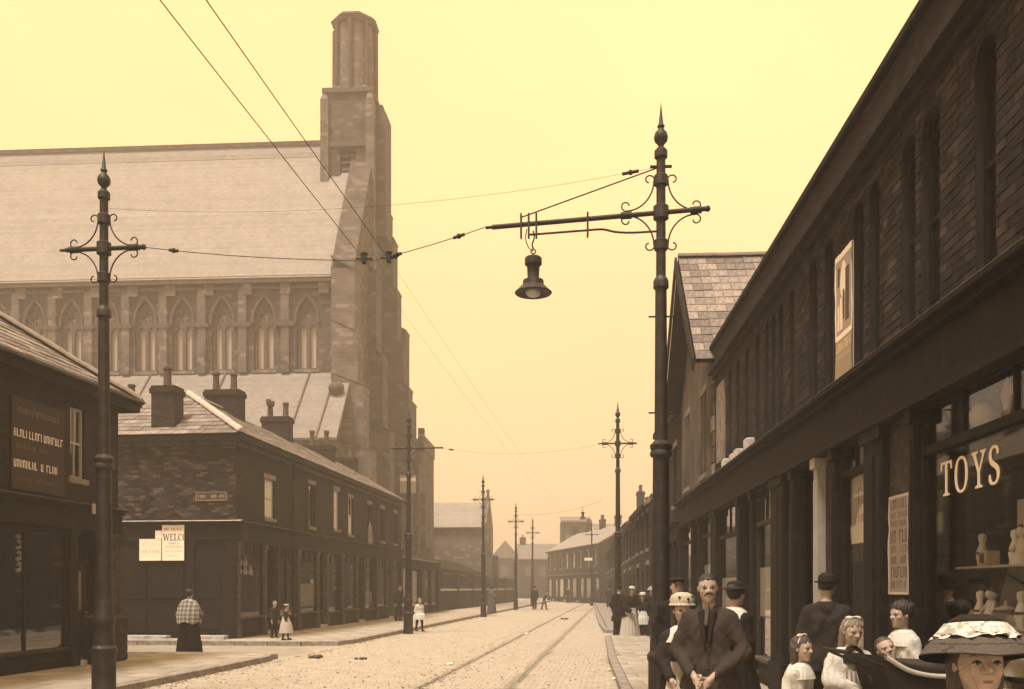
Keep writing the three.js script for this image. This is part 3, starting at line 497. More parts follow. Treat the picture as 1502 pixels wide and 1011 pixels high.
// ---- right-hand block: three shops in black brick with pairs of slit windows
const UW = 3.1, FY0 = 3.2, FY1 = 3.78, CORN = 5.86, TOPP = 6.55;
function rightShop(name, label, w0, w1, slits, parts, o = {}) {
  const L = w1 - w0, X = (w) => w1 - w;
  const t = thing(name, label, 'shop', FR(UW, w1), AR);
  shell(t, L, 7.5, FY1 - 0.02, CORN, 'sootwall');
  const holes = slits.map(([a, b]) => [X(b), X(a), FY1 + 0.06, 5.66]);
  mk('mortar_bed', holed(0, L, FY1, CORN, -0.11, -0.010, holes), 'mortar', t);
  bricks(t, 0, L, FY1 + 0.02, CORN - 0.02, 0, holes, 'brick', (b) => -b[1]);
  for (const h of holes) sash(t, h, { arch: true, sill: true, sillMat: 'brick3', frame: 'darkwood' });
  // corbelled cornice and parapet
  mk('cornice', [rbx(0, L, CORN - 0.02, CORN + 0.07, -0.1, 0.07, 0.01), rbx(0, L, CORN + 0.07, CORN + 0.15, -0.1, 0.15, 0.01), rbx(0, L, CORN + 0.15, CORN + 0.21, -0.1, 0.11, 0.01)], 'brick1', t);
  mk('parapet', bx(0, L, CORN + 0.21, TOPP - 0.1, -0.3, 0.055), 'sootwall', t);
  mk('coping', rbx(0, L, TOPP - 0.1, TOPP, -0.36, 0.12, 0.02), 'brick3', t);
  mk('roof', slab([[0, CORN + 0.1, -0.3], [L, CORN + 0.1, -0.3], [L, CORN + 1.9, -3.9], [0, CORN + 1.9, -3.9]], 0.12), 'slatefar', t);
  mk('roof', slab([[L, CORN + 0.1, -7.5], [0, CORN + 0.1, -7.5], [0, CORN + 1.9, -3.9], [L, CORN + 1.9, -3.9]], 0.12), 'slatefar', t);
  fascia(t, 0, L, FY0, FY1, o.fascia);
  shopfront(t, parts.map(([k, a, b, p]) => [k, X(b), X(a), p]), FY0);
  return [t, X];
}
seed(21);
const font = await new FontLoader().loadAsync('fonts/droid/droid_serif_regular.typeface.json');
const fontSans = await new FontLoader().loadAsync('fonts/droid/droid_sans_bold.typeface.json');
{
  const [t, X] = rightShop('toy_shop', 'dark brick toy shop with large window lettered TOYS', 3.2, 9.1, [[4.3, 4.65], [6.78, 7.12], [7.78, 8.16], [8.3, 8.62]],
    [['win', 3.3, 8.22, { sill: 0.6, transom: 2.78, lights: 5, mullions: 1 }], ['pil', 8.22, 8.30], ['pil', 9.0, 9.1]], {});
  mk('side_panel', [bx(X(9.0), X(8.30), PAVE, FY0, -0.12, -0.02), rbx(X(8.93), X(8.37), PAVE + 0.15, 0.75, -0.05, 0.0, 0.01)], 'greywood', t);
  mk('end_wall', bx(X(3.2) - 0.001, X(3.2) + 0.2, 0, TOPP - 0.12, -7.5, -0.14), 'sootwall', t);
  mk('brightening_cloth', drape([[2.2, 1, 1], [1.4, 1, 1], [0.58, 1, 1]].map(([y]) => [y, 2.2, 0.05]), { a0: -1.45, a1: 1.45, folds: 40, amp: 0.6 }).translate(X(5.75), 0, -0.78), 'greyblind', t);  // pale cloth added to lighten the window, standing in for its bright haze
  // painted gilt lettering on the glass
  const LET = new THREE.MeshStandardMaterial({ roughness: 0.5 }); LET.color.setRGB(0.72, 0.62, 0.5);
  let x = X(7.86);
  for (const ch of 'TOYS') { const g = new TextGeometry(ch, { font, size: 0.27, depth: 0.004, curveSegments: 6 }); g.computeBoundingBox(); const w = g.boundingBox.max.x; g.translate(-g.boundingBox.min.x, 0, 0); mk('letter', g.scale(1.0, 1.05, 1).translate(x, 2.36, -0.048), LET, t, true); x += w * 1.0 + 0.05; }
}
{
  const [t, X] = rightShop('corner_window_shop', 'dark brick shop with narrow display window and tall poster above the fascia', 9.1, 13.1, [[9.22, 9.52], [9.7, 10.02], [10.78, 11.12], [11.45, 11.8], [12.55, 12.82]],
    [['pil', 9.1, 9.55], ['win', 9.55, 10.55, { sill: 0.85, transom: 2.86, lights: 1 }], ['pil', 10.55, 10.68], ['pil', 11.28, 11.42, { m: 'palewood' }], ['door', 11.42, 12.4, { m: 'midwood', z: -0.6, step: 'stone' }], ['pil', 12.4, 12.55], ['pil', 12.98, 13.1]], {});
  mk('side_panel', bx(X(11.28), X(10.68), PAVE, FY0, -0.14, -0.06), 'greywood', t);
  mk('side_panel', bx(X(12.98), X(12.55), PAVE, FY0, -0.14, -0.04), 'midwood', t);
}
{
  const [t, X] = rightShop('blind_window_shop', 'dark brick shop with a half drawn white blind and three-light transom', 13.1, 19.0, [[12.98 + 0.2, 13.46], [13.65, 13.92], [14.1, 14.36], [14.75, 15.02], [15.6, 15.88], [16.4, 16.66], [17.2, 17.46]],
    [['pil', 13.1, 13.75], ['win', 13.75, 15.05, { sill: 0.52, transom: 2.62, lights: 3, frame: 'greywood', blind: [0.3, 0.67], back: 'greyblind', riser: 'greywood', sillMat: 'midwood' }], ['pil', 15.05, 15.25], ['door', 15.25, 16.2, {}], ['pil', 16.2, 16.4], ['win', 16.4, 18.6, { sill: 0.6, transom: 2.6, lights: 3, blind: [0.15, 0.6] }], ['pil', 18.6, 19.0]], {});
  mk('wall_panel', [bx(X(18.6), X(17.75), FY1 + 0.3, 5.6, 0.006, 0.04)], 'stone', t);
  // pale rubbish of broken plaster along the fascia top
  for (const [w, h] of [[15.0, 0.2], [15.9, 0.16], [16.3, 0.14], [17.1, 0.16]]) mk('ledge_stone', rbx(X(w + 0.26), X(w), FY1 + 0.03, FY1 + 0.05 + h, 0.01, 0.16, 0.03), 'palestone', t);
}
// posters and bills on the right-hand fronts
function bill(name, label, w, h, t, pos, turn, m = 'paper', dep = 0.012) {
  const g = thing(name, label, 'poster', pos, turn); mk('backing', bx(-w / 2, w / 2, -h / 2, h / 2, -dep, 0), m, g);
  const [pg, pm] = printed(w - 0.004, h - 0.004, t); mk('print', pg.translate(0, 0, 0.003), pm, g, true); return g;
}
const facR = (w, y, z) => { const p = FR(UW - z, w); return [p[0], y, p[2]]; };
seed(31);
bill('poster', 'tall pale poster between the slit windows above the shop fascia', 0.6, 1.5, canvasTex(256, 640, (c, w, h) => {
  c.fillStyle = '#9a8c80'; c.fillRect(0, 0, w, h); c.fillStyle = '#e8ddd0'; c.fillRect(0, 0, w, 26); c.fillRect(0, 380, w, 24); c.fillRect(0, 0, 14, 400); c.fillRect(w - 12, 0, 12, 400);
  c.fillStyle = '#e2d6c6'; c.beginPath(); c.ellipse(120, 130, 46, 84, 0.1, 0, 7); c.fill(); c.fillRect(70, 210, 34, 150); c.fillRect(30, 240, 30, 120); c.fillStyle = '#4a3c33'; c.fillRect(150, 90, 60, 250); c.fillRect(34, 60, 30, 90); c.fillRect(110, 180, 26, 140);
  c.fillStyle = '#93836f'; c.fillRect(0, 404, w, 236); smudges(c, 14, 420, 220, 40, '#d9c4a0'); smudges(c, 20, 480, 210, 16, '#cdb898');
}), facR(10.28, 4.56, 0.02), AR, 'greypaper');
bill('poster', 'printed notice bill on the panel beside the toy shop window', 0.5, 0.92, canvasTex(256, 470, (c, w, h) => {
  c.fillStyle = '#7c7068'; c.fillRect(0, 0, w, h); c.strokeStyle = '#a89c90'; c.lineWidth = 12; c.strokeRect(6, 6, w - 12, h - 12);
  [[20, 44], [80, 26], [120, 26], [165, 60], [240, 34], [290, 34], [340, 50], [405, 36]].forEach(([y, s]) => smudges(c, 26, y, w - 60, s, '#2c231e'));
}), facR(8.65, 2.0, 0.012), AR, 'greypaper');
bill('poster', 'pale showcard with script and a white strip behind the narrow shop window', 0.84, 0.72, canvasTex(384, 330, (c, w, h) => {
  c.fillStyle = '#a89e94'; c.fillRect(0, 0, w, h); c.fillStyle = '#e8dfd4'; c.fillRect(0, 240, w, 90); c.beginPath(); c.arc(w / 2, 260, 120, Math.PI, 0); c.fill(); smudges(c, 60, 50, 290, 80, '#4a3d33'); smudges(c, 30, 190, 300, 34, '#5a4a3e');
}), facR(10.05, 2.45, -0.12), AR);
// goods shown in the shop windows
seed(33);
const goodsR = (name, label, cat, w, y, z, build) => { const g = thing(name, label, cat, facR(w, y, z), AR, 'goods in the shop windows'); build(g); return g; };
goodsR('framed_picture', 'pale framed picture high in the toy window', 'picture', 6.9, 2.05, -0.35, (g) => { mk('frame', [bx(-0.3, 0.3, -0.22, 0.22, -0.03, 0)], 'palewood', g); mk('picture', bx(-0.24, 0.24, -0.16, 0.16, 0.002, 0.008), 'greypaper', g); });
goodsR('toy_drum', 'toy drum on the bed of the toy window', 'toy', 7.6, 0.62, -0.4, (g) => { mk('shell', lathe([[0, 0], [0.16, 0], [0.16, 0.24], [0, 0.24]], 20), 'creamcloth', g); mk('hoop', lathe([[0.15, 0.2], [0.172, 0.2], [0.172, 0.245], [0.15, 0.245]], 20), 'midwood', g); mk('hoop', lathe([[0.15, 0.0], [0.172, 0.0], [0.172, 0.045], [0.15, 0.045]], 20), 'midwood', g); });
goodsR('doll', 'pale doll seated in the toy window above the drum', 'doll', 7.35, 0.92, -0.5, (g) => { mk('head', new THREE.SphereGeometry(0.075, 14, 10).translate(0, 0.36, 0), 'creamcloth', g); mk('hair', new THREE.SphereGeometry(0.08, 14, 10, 0, 7, 0, 1.5).rotateX(-0.4).translate(0, 0.365, 0), 'hairmid', g); mk('dress', lathe([[0.02, 0.32], [0.07, 0.28], [0.08, 0.18], [0.19, 0], [0, 0]], 14), 'whitecloth', g); mk('arm', rod([0.06, 0.26, 0], [0.16, 0.14, 0.08], 0.022), 'skin', g); mk('arm', rod([-0.06, 0.26, 0], [-0.16, 0.14, 0.08], 0.022), 'skin', g); mk('shelf', bx(-0.3, 0.3, -0.03, -0.003, -0.12, 0.12), 'midwood', g); });
goodsR('toy_horse', 'pale toy horse on wheels in the toy window', 'toy', 6.65, 0.62, -0.38, (g) => { mk('body', [new THREE.SphereGeometry(0.11, 12, 10).scale(1.7, 0.9, 0.8).translate(0, 0.3, 0), rod([0.14, 0.34, 0], [0.24, 0.52, 0], 0.055, 8, 0.04), rod([0.22, 0.52, 0], [0.34, 0.46, 0], 0.045, 8, 0.03), ...[[-0.12, 0.05], [-0.12, -0.05], [0.12, 0.05], [0.12, -0.05]].map(([x, z]) => rod([x, 0.28, z], [x, 0.06, z], 0.03, 8, 0.02))], 'whitecloth', g); mk('base', bx(-0.24, 0.24, 0.03, 0.06, -0.09, 0.09), 'midwood', g); });
for (let i = 0; i < 7; i++) { const w = 5.0 + i * 0.42, s = rr(0.14, 0.26); goodsR('toy_box', ['square pale toy box', 'flat pale toy box', 'tall pale toy box', 'small pale toy box', 'wide pale toy box', 'pale lidded toy box', 'plain pale toy box'][i] + ' piled in the toy window', 'toy box', w, 0.62 + (i % 3) * 0.26, -0.36 - rr(0, 0.12), (g) => { mk('box', rbx(-s, s, 0, 0.2, -0.12, 0.12, 0.006), ['paper', 'creamcloth', 'palewood'][i % 3], g); mk('lid', rbx(-s - 0.006, s + 0.006, 0.2, 0.25, -0.127, 0.127, 0.006), ['palewood', 'paper', 'greypaper'][i % 3], g); }); }
for (let i = 0; i < 5; i++) goodsR('china_jug', ['squat', 'tall', 'round', 'ribbed', 'small'][i] + ' pale jug stacked in the narrow shop window', 'jug', 9.72 + (i % 2) * 0.45, 0.88 + i * 0.22, -0.32, (g) => { mk('jug', lathe([[0, 0], [0.09, 0], [0.13, 0.06], [0.12, 0.13], [0.07, 0.17], [0.09, 0.2], [0.08, 0.2], [0.06, 0.17]], 16), 'palestone', g); mk('handle', new THREE.TorusGeometry(0.05, 0.012, 6, 12).translate(0.13, 0.11, 0), 'palestone', g); mk('shelf', bx(-0.22, 0.22, -0.014, -0.002, -0.14, 0.14), 'midwood', g); });
goodsR('toy_ball', 'round pale ball hanging in the toy shop top light', 'ball', 7.45, 2.96, -0.2, (g) => { mk('ball', new THREE.SphereGeometry(0.1, 16, 12), 'creamcloth', g); mk('string', rod([0, 0.1, 0], [0, 0.3, 0], 0.004, 5), 'wire', g); });
{ // shelves of small wooden toys across the toy window
  for (const [y, l] of [[1.3, 'lower'], [1.78, 'upper']]) { const g = thing('display_shelf', l + ' plank shelf across the toy shop window', 'shelf', facR(6.6, y, -0.38), AR); mk('plank', rbx(-1.5, 1.5, -0.02, 0, -0.12, 0.12, 0.005), 'palewood', g); mk('bracket', rod([-1.2, -0.02, -0.1], [-1.2, -0.16, -0.34], 0.01), 'iron', g); mk('bracket', rod([1.2, -0.02, -0.1], [1.2, -0.16, -0.34], 0.01), 'iron', g); }
  seed(35);
  for (let i = 0; i < 22; i++) {
    const y = i % 2 ? 1.302 : 1.782, w = 5.35 + (i >> 1) * 0.255 + rr(-0.05, 0.05), shelf = i % 2 ? 'lower' : 'upper', k = i % 5, mm = ['whitecloth', 'palewood', 'creamcloth', 'paper', 'straw'][(i * 3) % 5];
    if (k < 2) goodsR('wooden_ninepin', 'turned pale ninepin on the ' + shelf + ' shelf of the toy shop window', 'toy', w, y, -0.38 + rr(-0.05, 0.05), (g) => { mk('pin', lathe([[0, 0], [0.035, 0], [0.05, 0.08], [0.045, 0.13], [0.022, 0.19], [0.034, 0.23], [0.03, 0.265], [0, 0.28]], 14), mm, g); mk('band', lathe([[0.047, 0.1], [0.052, 0.1], [0.05, 0.12], [0.046, 0.12]], 14), 'midwood', g); });
    else if (k === 2) goodsR('spinning_top', 'pale spinning top on the ' + shelf + ' shelf of the toy shop window', 'toy', w, y, -0.36, (g) => { mk('top', lathe([[0, 0], [0.012, 0.02], [0.09, 0.11], [0.085, 0.14], [0.02, 0.16], [0.015, 0.2], [0, 0.2]], 16), mm, g); mk('stripe', lathe([[0.091, 0.108], [0.094, 0.112], [0.09, 0.128]], 16), 'midwood', g); });
    else if (k === 3) goodsR('alphabet_block', 'pale toy block on the ' + shelf + ' shelf of the toy shop window', 'toy', w, y, -0.36, (g) => { const a = rr(-0.5, 0.5); mk('block', rbx(-0.06, 0.06, 0, 0.12, -0.06, 0.06, 0.01).rotateY(a), mm, g); mk('face', bx(-0.04, 0.04, 0.02, 0.1, 0.061, 0.064).rotateY(a), 'midwood', g); });
    else goodsR('rag_doll', 'small pale rag doll on the ' + shelf + ' shelf of the toy shop window', 'doll', w, y, -0.36, (g) => { mk('body', [new THREE.SphereGeometry(0.05, 12, 10).translate(0, 0.25, 0), lathe([[0.015, 0.22], [0.045, 0.18], [0.05, 0.12], [0.1, 0], [0, 0]], 14), rod([0.04, 0.18, 0], [0.11, 0.1, 0.04], 0.016), rod([-0.04, 0.18, 0], [-0.11, 0.1, 0.04], 0.016)], 'whitecloth', g); mk('hair', new THREE.SphereGeometry(0.054, 12, 8, 0, 7, 0, 1.4).rotateX(-0.4).translate(0, 0.252, 0), 'hairmid', g); });
  }
}
goodsR('toy_kite', 'pale kite hung in the toy shop top light', 'kite', 7.05, 3.0, -0.2, (g) => { mk('kite', slab([[0, -0.2, 0], [0.1, 0.06, 0], [0, 0.18, 0], [-0.1, 0.06, 0]], 0.01), 'greypaper', g); mk('string', rod([0, 0.18, 0], [0, 0.3, 0], 0.004, 5), 'wire', g); });

// ---- gabled stone-fronted house beyond the shops
{
  seed(41);
  const w0 = 19.05, w1 = 24.3, L = w1 - w0, E = 6.5, A = 9.3, mid = L / 2, OV = 0.42;
  const t = thing('gabled_house', 'stone-fronted house whose steep slated gable faces the street', 'house', FR(UW, w1), AR);
  shell(t, L, 8, FY1 - 0.02, 4.0, 'gablestone');
  const holes = [[0.75, 1.05, 4.1, 5.9], [1.2, 1.5, 4.1, 5.9], [L - 1.9, L - 1.6, 4.1, 5.9], [L - 1.4, L - 1.1, 4.1, 5.9]];
  mk('upper_wall', holed(0, L, FY1 - 0.02, E, -0.25, 0, holes), 'gablestone', t); room(t, 0, L, 4.002, E, -8, -0.252, 'gablestone');
  const s = new THREE.Shape(); s.moveTo(0, E); s.lineTo(L, E); s.lineTo(mid, A - 0.1); s.closePath(); mk('gable', extr(s, 0.3, -0.3), 'gablestone', t);
  for (const h of holes) sash(t, h, { lintel: true });
  mk('attic_window', [bx(mid - 0.22, mid + 0.22, 6.9, 7.9, 0.0, 0.03)], 'shadeglass', t);
  // quoins up the near corner
  for (let i = 0; i < 8; i++) mk('quoin', rbx(L - (i % 2 ? 0.36 : 0.24), L + 0.012, 3.85 + i * 0.33, 4.16 + i * 0.33, -0.3, 0.03, 0.02), i % 3 ? 'gablestone' : 'stone', t);
  fascia(t, 0, L, FY0, FY1, {});
  shopfront(t, [['pil', 0, 0.2], ['win', 0.2, 2.1, { lights: 2 }], ['pil', 2.1, 2.3], ['door', 2.3, 3.2, {}], ['pil', 3.2, 3.4], ['win', 3.4, 5.05, { lights: 2, blind: [0.2, 0.7] }], ['pil', 5.05, 5.25]], FY0);
  const pitch = (A - E) / mid, lo = E - OV * pitch * 0.6;
  const near = [[L + OV * 0.6, lo, -8], [L + OV * 0.6, lo, OV], [mid, A, OV], [mid, A, -8]], far = [[-OV * 0.6, lo, OV], [-OV * 0.6, lo, -8], [mid, A, -8], [mid, A, OV]];
  mk('roof_boarding', [slab([near[1], near[0], near[3], near[2]], 0.08), slab([far[1], far[0], far[3], far[2]], 0.08)], 'darkwood', t);
  slates(t, near[1], near[0], near[3], near[2], 0.3, 0.42, { most: 300, order: (p, q) => p[0] - q[0] });
  mk('far_slating', slab([far[1].map((v, i) => v + (i === 1 ? 0.03 : 0)), far[0].map((v, i) => v + (i === 1 ? 0.03 : 0)), far[3].map((v, i) => v + (i === 1 ? 0.03 : 0)), far[2].map((v, i) => v + (i === 1 ? 0.03 : 0))], 0.02), 'slatefar', t);
  ridgeTiles(t, [mid, A + 0.02, OV], [mid, A + 0.02, -8], 0.45, 0.1, 'slate1');
  mk('bargeboard', slab([[L + OV * 0.6, lo - 0.24, OV + 0.03], [L + OV * 0.6, lo + 0.03, OV + 0.03], [mid, A + 0.03, OV + 0.03], [mid, A - 0.28, OV + 0.03]].reverse(), 0.05), 'darkwood', t);
  mk('bargeboard', slab([[-OV * 0.6, lo - 0.24, OV + 0.03], [-OV * 0.6, lo + 0.03, OV + 0.03], [mid, A + 0.03, OV + 0.03], [mid, A - 0.28, OV + 0.03]], 0.05), 'darkwood', t);
}
// ---- plain shop house at the side street corner
function plainHouse(name, label, F, turn, u, w0, w1, o) {
  const L = w1 - w0, t = thing(name, label, o.cat ?? 'house', turn === AR ? F(u, w1) : F(u, w0), turn, o.group), E = o.eave, D = o.depth ?? 8, fy0 = o.fy0 ?? 2.7, fy1 = o.fy1 ?? 3.1, W = o.wall ?? 'sootwall';
  if (o.shop) shell(t, L, D, fy1 - 0.02, fy1 + 0.02, W); else room(t, 0, L, 0.0, fy1 - 0.002, -D, -0.202, W);
  const holes = o.windows ?? [];
  mk(o.shop ? 'upper_wall' : 'front_wall', holed(0, L, o.shop ? fy1 - 0.02 : 0, E, -0.2, 0, [...holes, ...(o.doors ?? [])]), W, t); room(t, 0, L, o.shop ? fy1 + 0.022 : fy1, E, -D, -0.202, W);
  holes.forEach((h, i) => sash(t, h, { lintel: true, sill: true, ...(o.win ?? {}), ...(o.winOf?.[i] ?? {}) }));
  for (const h of o.doors ?? []) { const d = mk('door', bx(h[0] + 0.03, h[1] - 0.03, h[2], h[3], -0.16, -0.1), 'greywood', t); mk('handle', new THREE.SphereGeometry(0.04, 8, 6).translate(h[1] - 0.12, 1.1, -0.07), 'rail', d); }
  if (o.shop) { fascia(t, 0, L, fy0, fy1, o.fascia ?? {}); shopfront(t, o.shop, fy0, o); }
  const R = o.ridge, ov = 0.28, mid = -D / 2, e0 = o.hip ? 0 : 0;
  if (R) {
    const y0 = E - 0.02 - ov * (R - E) / (D / 2) * 0.6;
    if (o.hip) { // hipped at the x = 0 end
      const hx = o.hip, A1 = [-ov, y0, ov], B1 = [L, y0, ov], C1 = [L, R, mid], D1 = [hx, R, mid], A2 = [-ov, y0, -D - ov];
      mk('roof_boarding', [slab([A1, B1, C1, D1], 0.08), poly([A2, A1, D1, A2.map((v, i) => v - (i === 1 ? 0.08 : 0)), A1.map((v, i) => v - (i === 1 ? 0.08 : 0)), D1.map((v, i) => v - (i === 1 ? 0.08 : 0))], [0, 1, 2, 3, 5, 4, 0, 3, 4, 0, 4, 1]), slab([B1.map((v, i) => (i === 2 ? -D - ov : v)), A2, D1, C1], 0.08)], 'darkwood', t);
      slates(t, A1, B1, C1, D1, o.course ?? 0.32, o.slateW ?? 0.45, { most: 300 });
      slates(t, A2, A1, D1, D1, o.course ?? 0.32, o.slateW ?? 0.45, { most: 300 });
      ridgeTiles(t, A1.map((v, i) => v + (i === 1 ? 0.05 : 0)), D1.map((v, i) => v + (i === 1 ? 0.05 : 0)), 0.42, 0.12);
      ridgeTiles(t, D1.map((v, i) => v + (i === 1 ? 0.03 : 0)), C1.map((v, i) => v + (i === 1 ? 0.03 : 0)), 0.5, 0.1, 'slate2');
      mk('eaves_board', [bx(-ov - 0.02, L, y0 - 0.2, y0 - 0.02, ov - 0.03, ov + 0.02), bx(-ov - 0.02, -ov + 0.03, y0 - 0.2, y0 - 0.02, -D, ov - 0.03)], 'darkwood', t);
      mk('eaves_moulding', [bx(-0.12, L, E - 0.42, E - 0.3, -0.05, 0.12), bx(-0.12, -0.01, E - 0.42, E - 0.3, -D, -0.05)], 'midwood', t);
    } else {
      mk('roof', [slab([[0, y0, ov], [L, y0, ov], [L, R, mid], [0, R, mid]], 0.1), slab([[L, y0, -D - ov], [0, y0, -D - ov], [0, R, mid], [L, R, mid]], 0.1)], o.roof ?? 'slatefar', t);
      if (o.slates) slates(t, [0, y0 + 0.0, ov], [L, y0, ov], [L, R, mid], [0, R, mid], 0.32, 0.45, { most: 300 });
      const s = (x) => poly([[x, E - 0.1, 0], [x, E - 0.1, -D], [x, R - 0.1, mid]], [0, 1, 2, 0, 2, 1]); mk('gable_end', [bx(0, L, E - 0.1, E + 0.02, -D, 0), extr((() => { const q = new THREE.Shape(); q.moveTo(0, E); q.lineTo(D, E); q.lineTo(D / 2, R - 0.12); q.closePath(); return q; })(), 0.2).rotateY(Math.PI / 2), extr((() => { const q = new THREE.Shape(); q.moveTo(0, E); q.lineTo(D, E); q.lineTo(D / 2, R - 0.12); q.closePath(); return q; })(), 0.2).rotateY(Math.PI / 2).translate(L - 0.2, 0, 0)], W, t);
      mk('eaves_board', bx(0, L, y0 - 0.16, y0 - 0.01, ov - 0.03, ov + 0.02), o.eavesMat ?? 'darkwood', t);
      if (o.mould) mk('eaves_moulding', bx(0, L, E - 0.42, E - 0.3, -0.05, 0.12), 'midwood', t);
    }
  }
  for (const c of o.stacks ?? []) stack(t, c[0], c[1] ?? mid, c[6] ?? E, c[2], c[3] ?? 1.1, c[4] ?? 0.55, c[5] ?? [[-0.3, 0, 0.5], [0.3, 0, 0.5]], c[7] ?? W);
  if (o.pipe) mk('downpipe', [rod([o.pipe, PAVE + 0.2, 0.1], [o.pipe, E - 0.35, 0.1], 0.045, 8), ...[1.5, 3.8, 5.2].filter((y) => y < E - 0.5).map((y) => rod([o.pipe, y, 0.1], [o.pipe, y + 0.1, 0.1], 0.06, 8))], o.pipeMat ?? 'iron', t);
  return t;
}
seed(51);
plainHouse('corner_house', 'dark flat-fronted shop house between stone gable and side street', FR, AR, UW, 24.35, 29.0, { eave: 6.5, ridge: 8.2, fy0: 2.9, fy1: 3.35, windows: [[0.9, 1.7, 3.9, 5.5], [2.9, 3.7, 3.9, 5.5]], shop: [['pil', 0, 0.2], ['win', 0.2, 2.2, { lights: 2 }], ['pil', 2.2, 2.4], ['door', 2.4, 3.3, {}], ['pil', 3.3, 3.5], ['win', 3.5, 4.45, {}], ['pil', 4.45, 4.65]], stacks: [[2.4, -1.2, 7.6, 0.8, 0.5, [[0, 0, 0.45]]]] });
// ---- the terrace further up on the right
{
  const hts = [[33, 39.5, 4.75, 6.6], [39.5, 45.5, 4.7, 6.5], [45.5, 51.5, 5.0, 7.2], [51.5, 58, 4.7, 6.4], [58, 65, 4.7, 6.4], [65, 72, 5.4, 8.0], [72, 79, 4.8, 6.6], [79, 87, 4.8, 6.6]];
  const names = ['first terrace house past the side street, with paired chimney pots', 'second terrace house past the side street', 'third terrace house past the side street, with taller roof', 'fourth terrace house past the side street', 'fifth terrace house past the side street', 'sixth terrace house past the side street, tall hazy roof', 'seventh terrace house past the side street, hazy', 'eighth terrace house past the side street, faint in haze'];
  hts.forEach(([a, b, e, r], i) => {
    const L = b - a, u = 3.1 + (a - 33) * 0.02, n = 2, wn = [];
    for (let k = 0; k < 3; k++) { const x = L * (k + 0.5) / 3; wn.push([x - 0.45, x + 0.45, 3.05, e - 0.35]); if (k !== 1) wn.push([x - 0.5, x + 0.5, 0.95, 2.45]); }
    plainHouse('terrace_house', names[i], FR, AR, u, a, b - 0.02, { eave: e, ridge: r, depth: 6.5, fy1: 2.8, wall: 'rowwall', windows: wn, doors: [[L / 2 - 0.5, L / 2 + 0.5, 0.12, 2.3]], stacks: [[0.8, -2.2, r + 1.0, 0.9, 0.55]], group: 'terrace houses up the right-hand pavement' });
  });
}

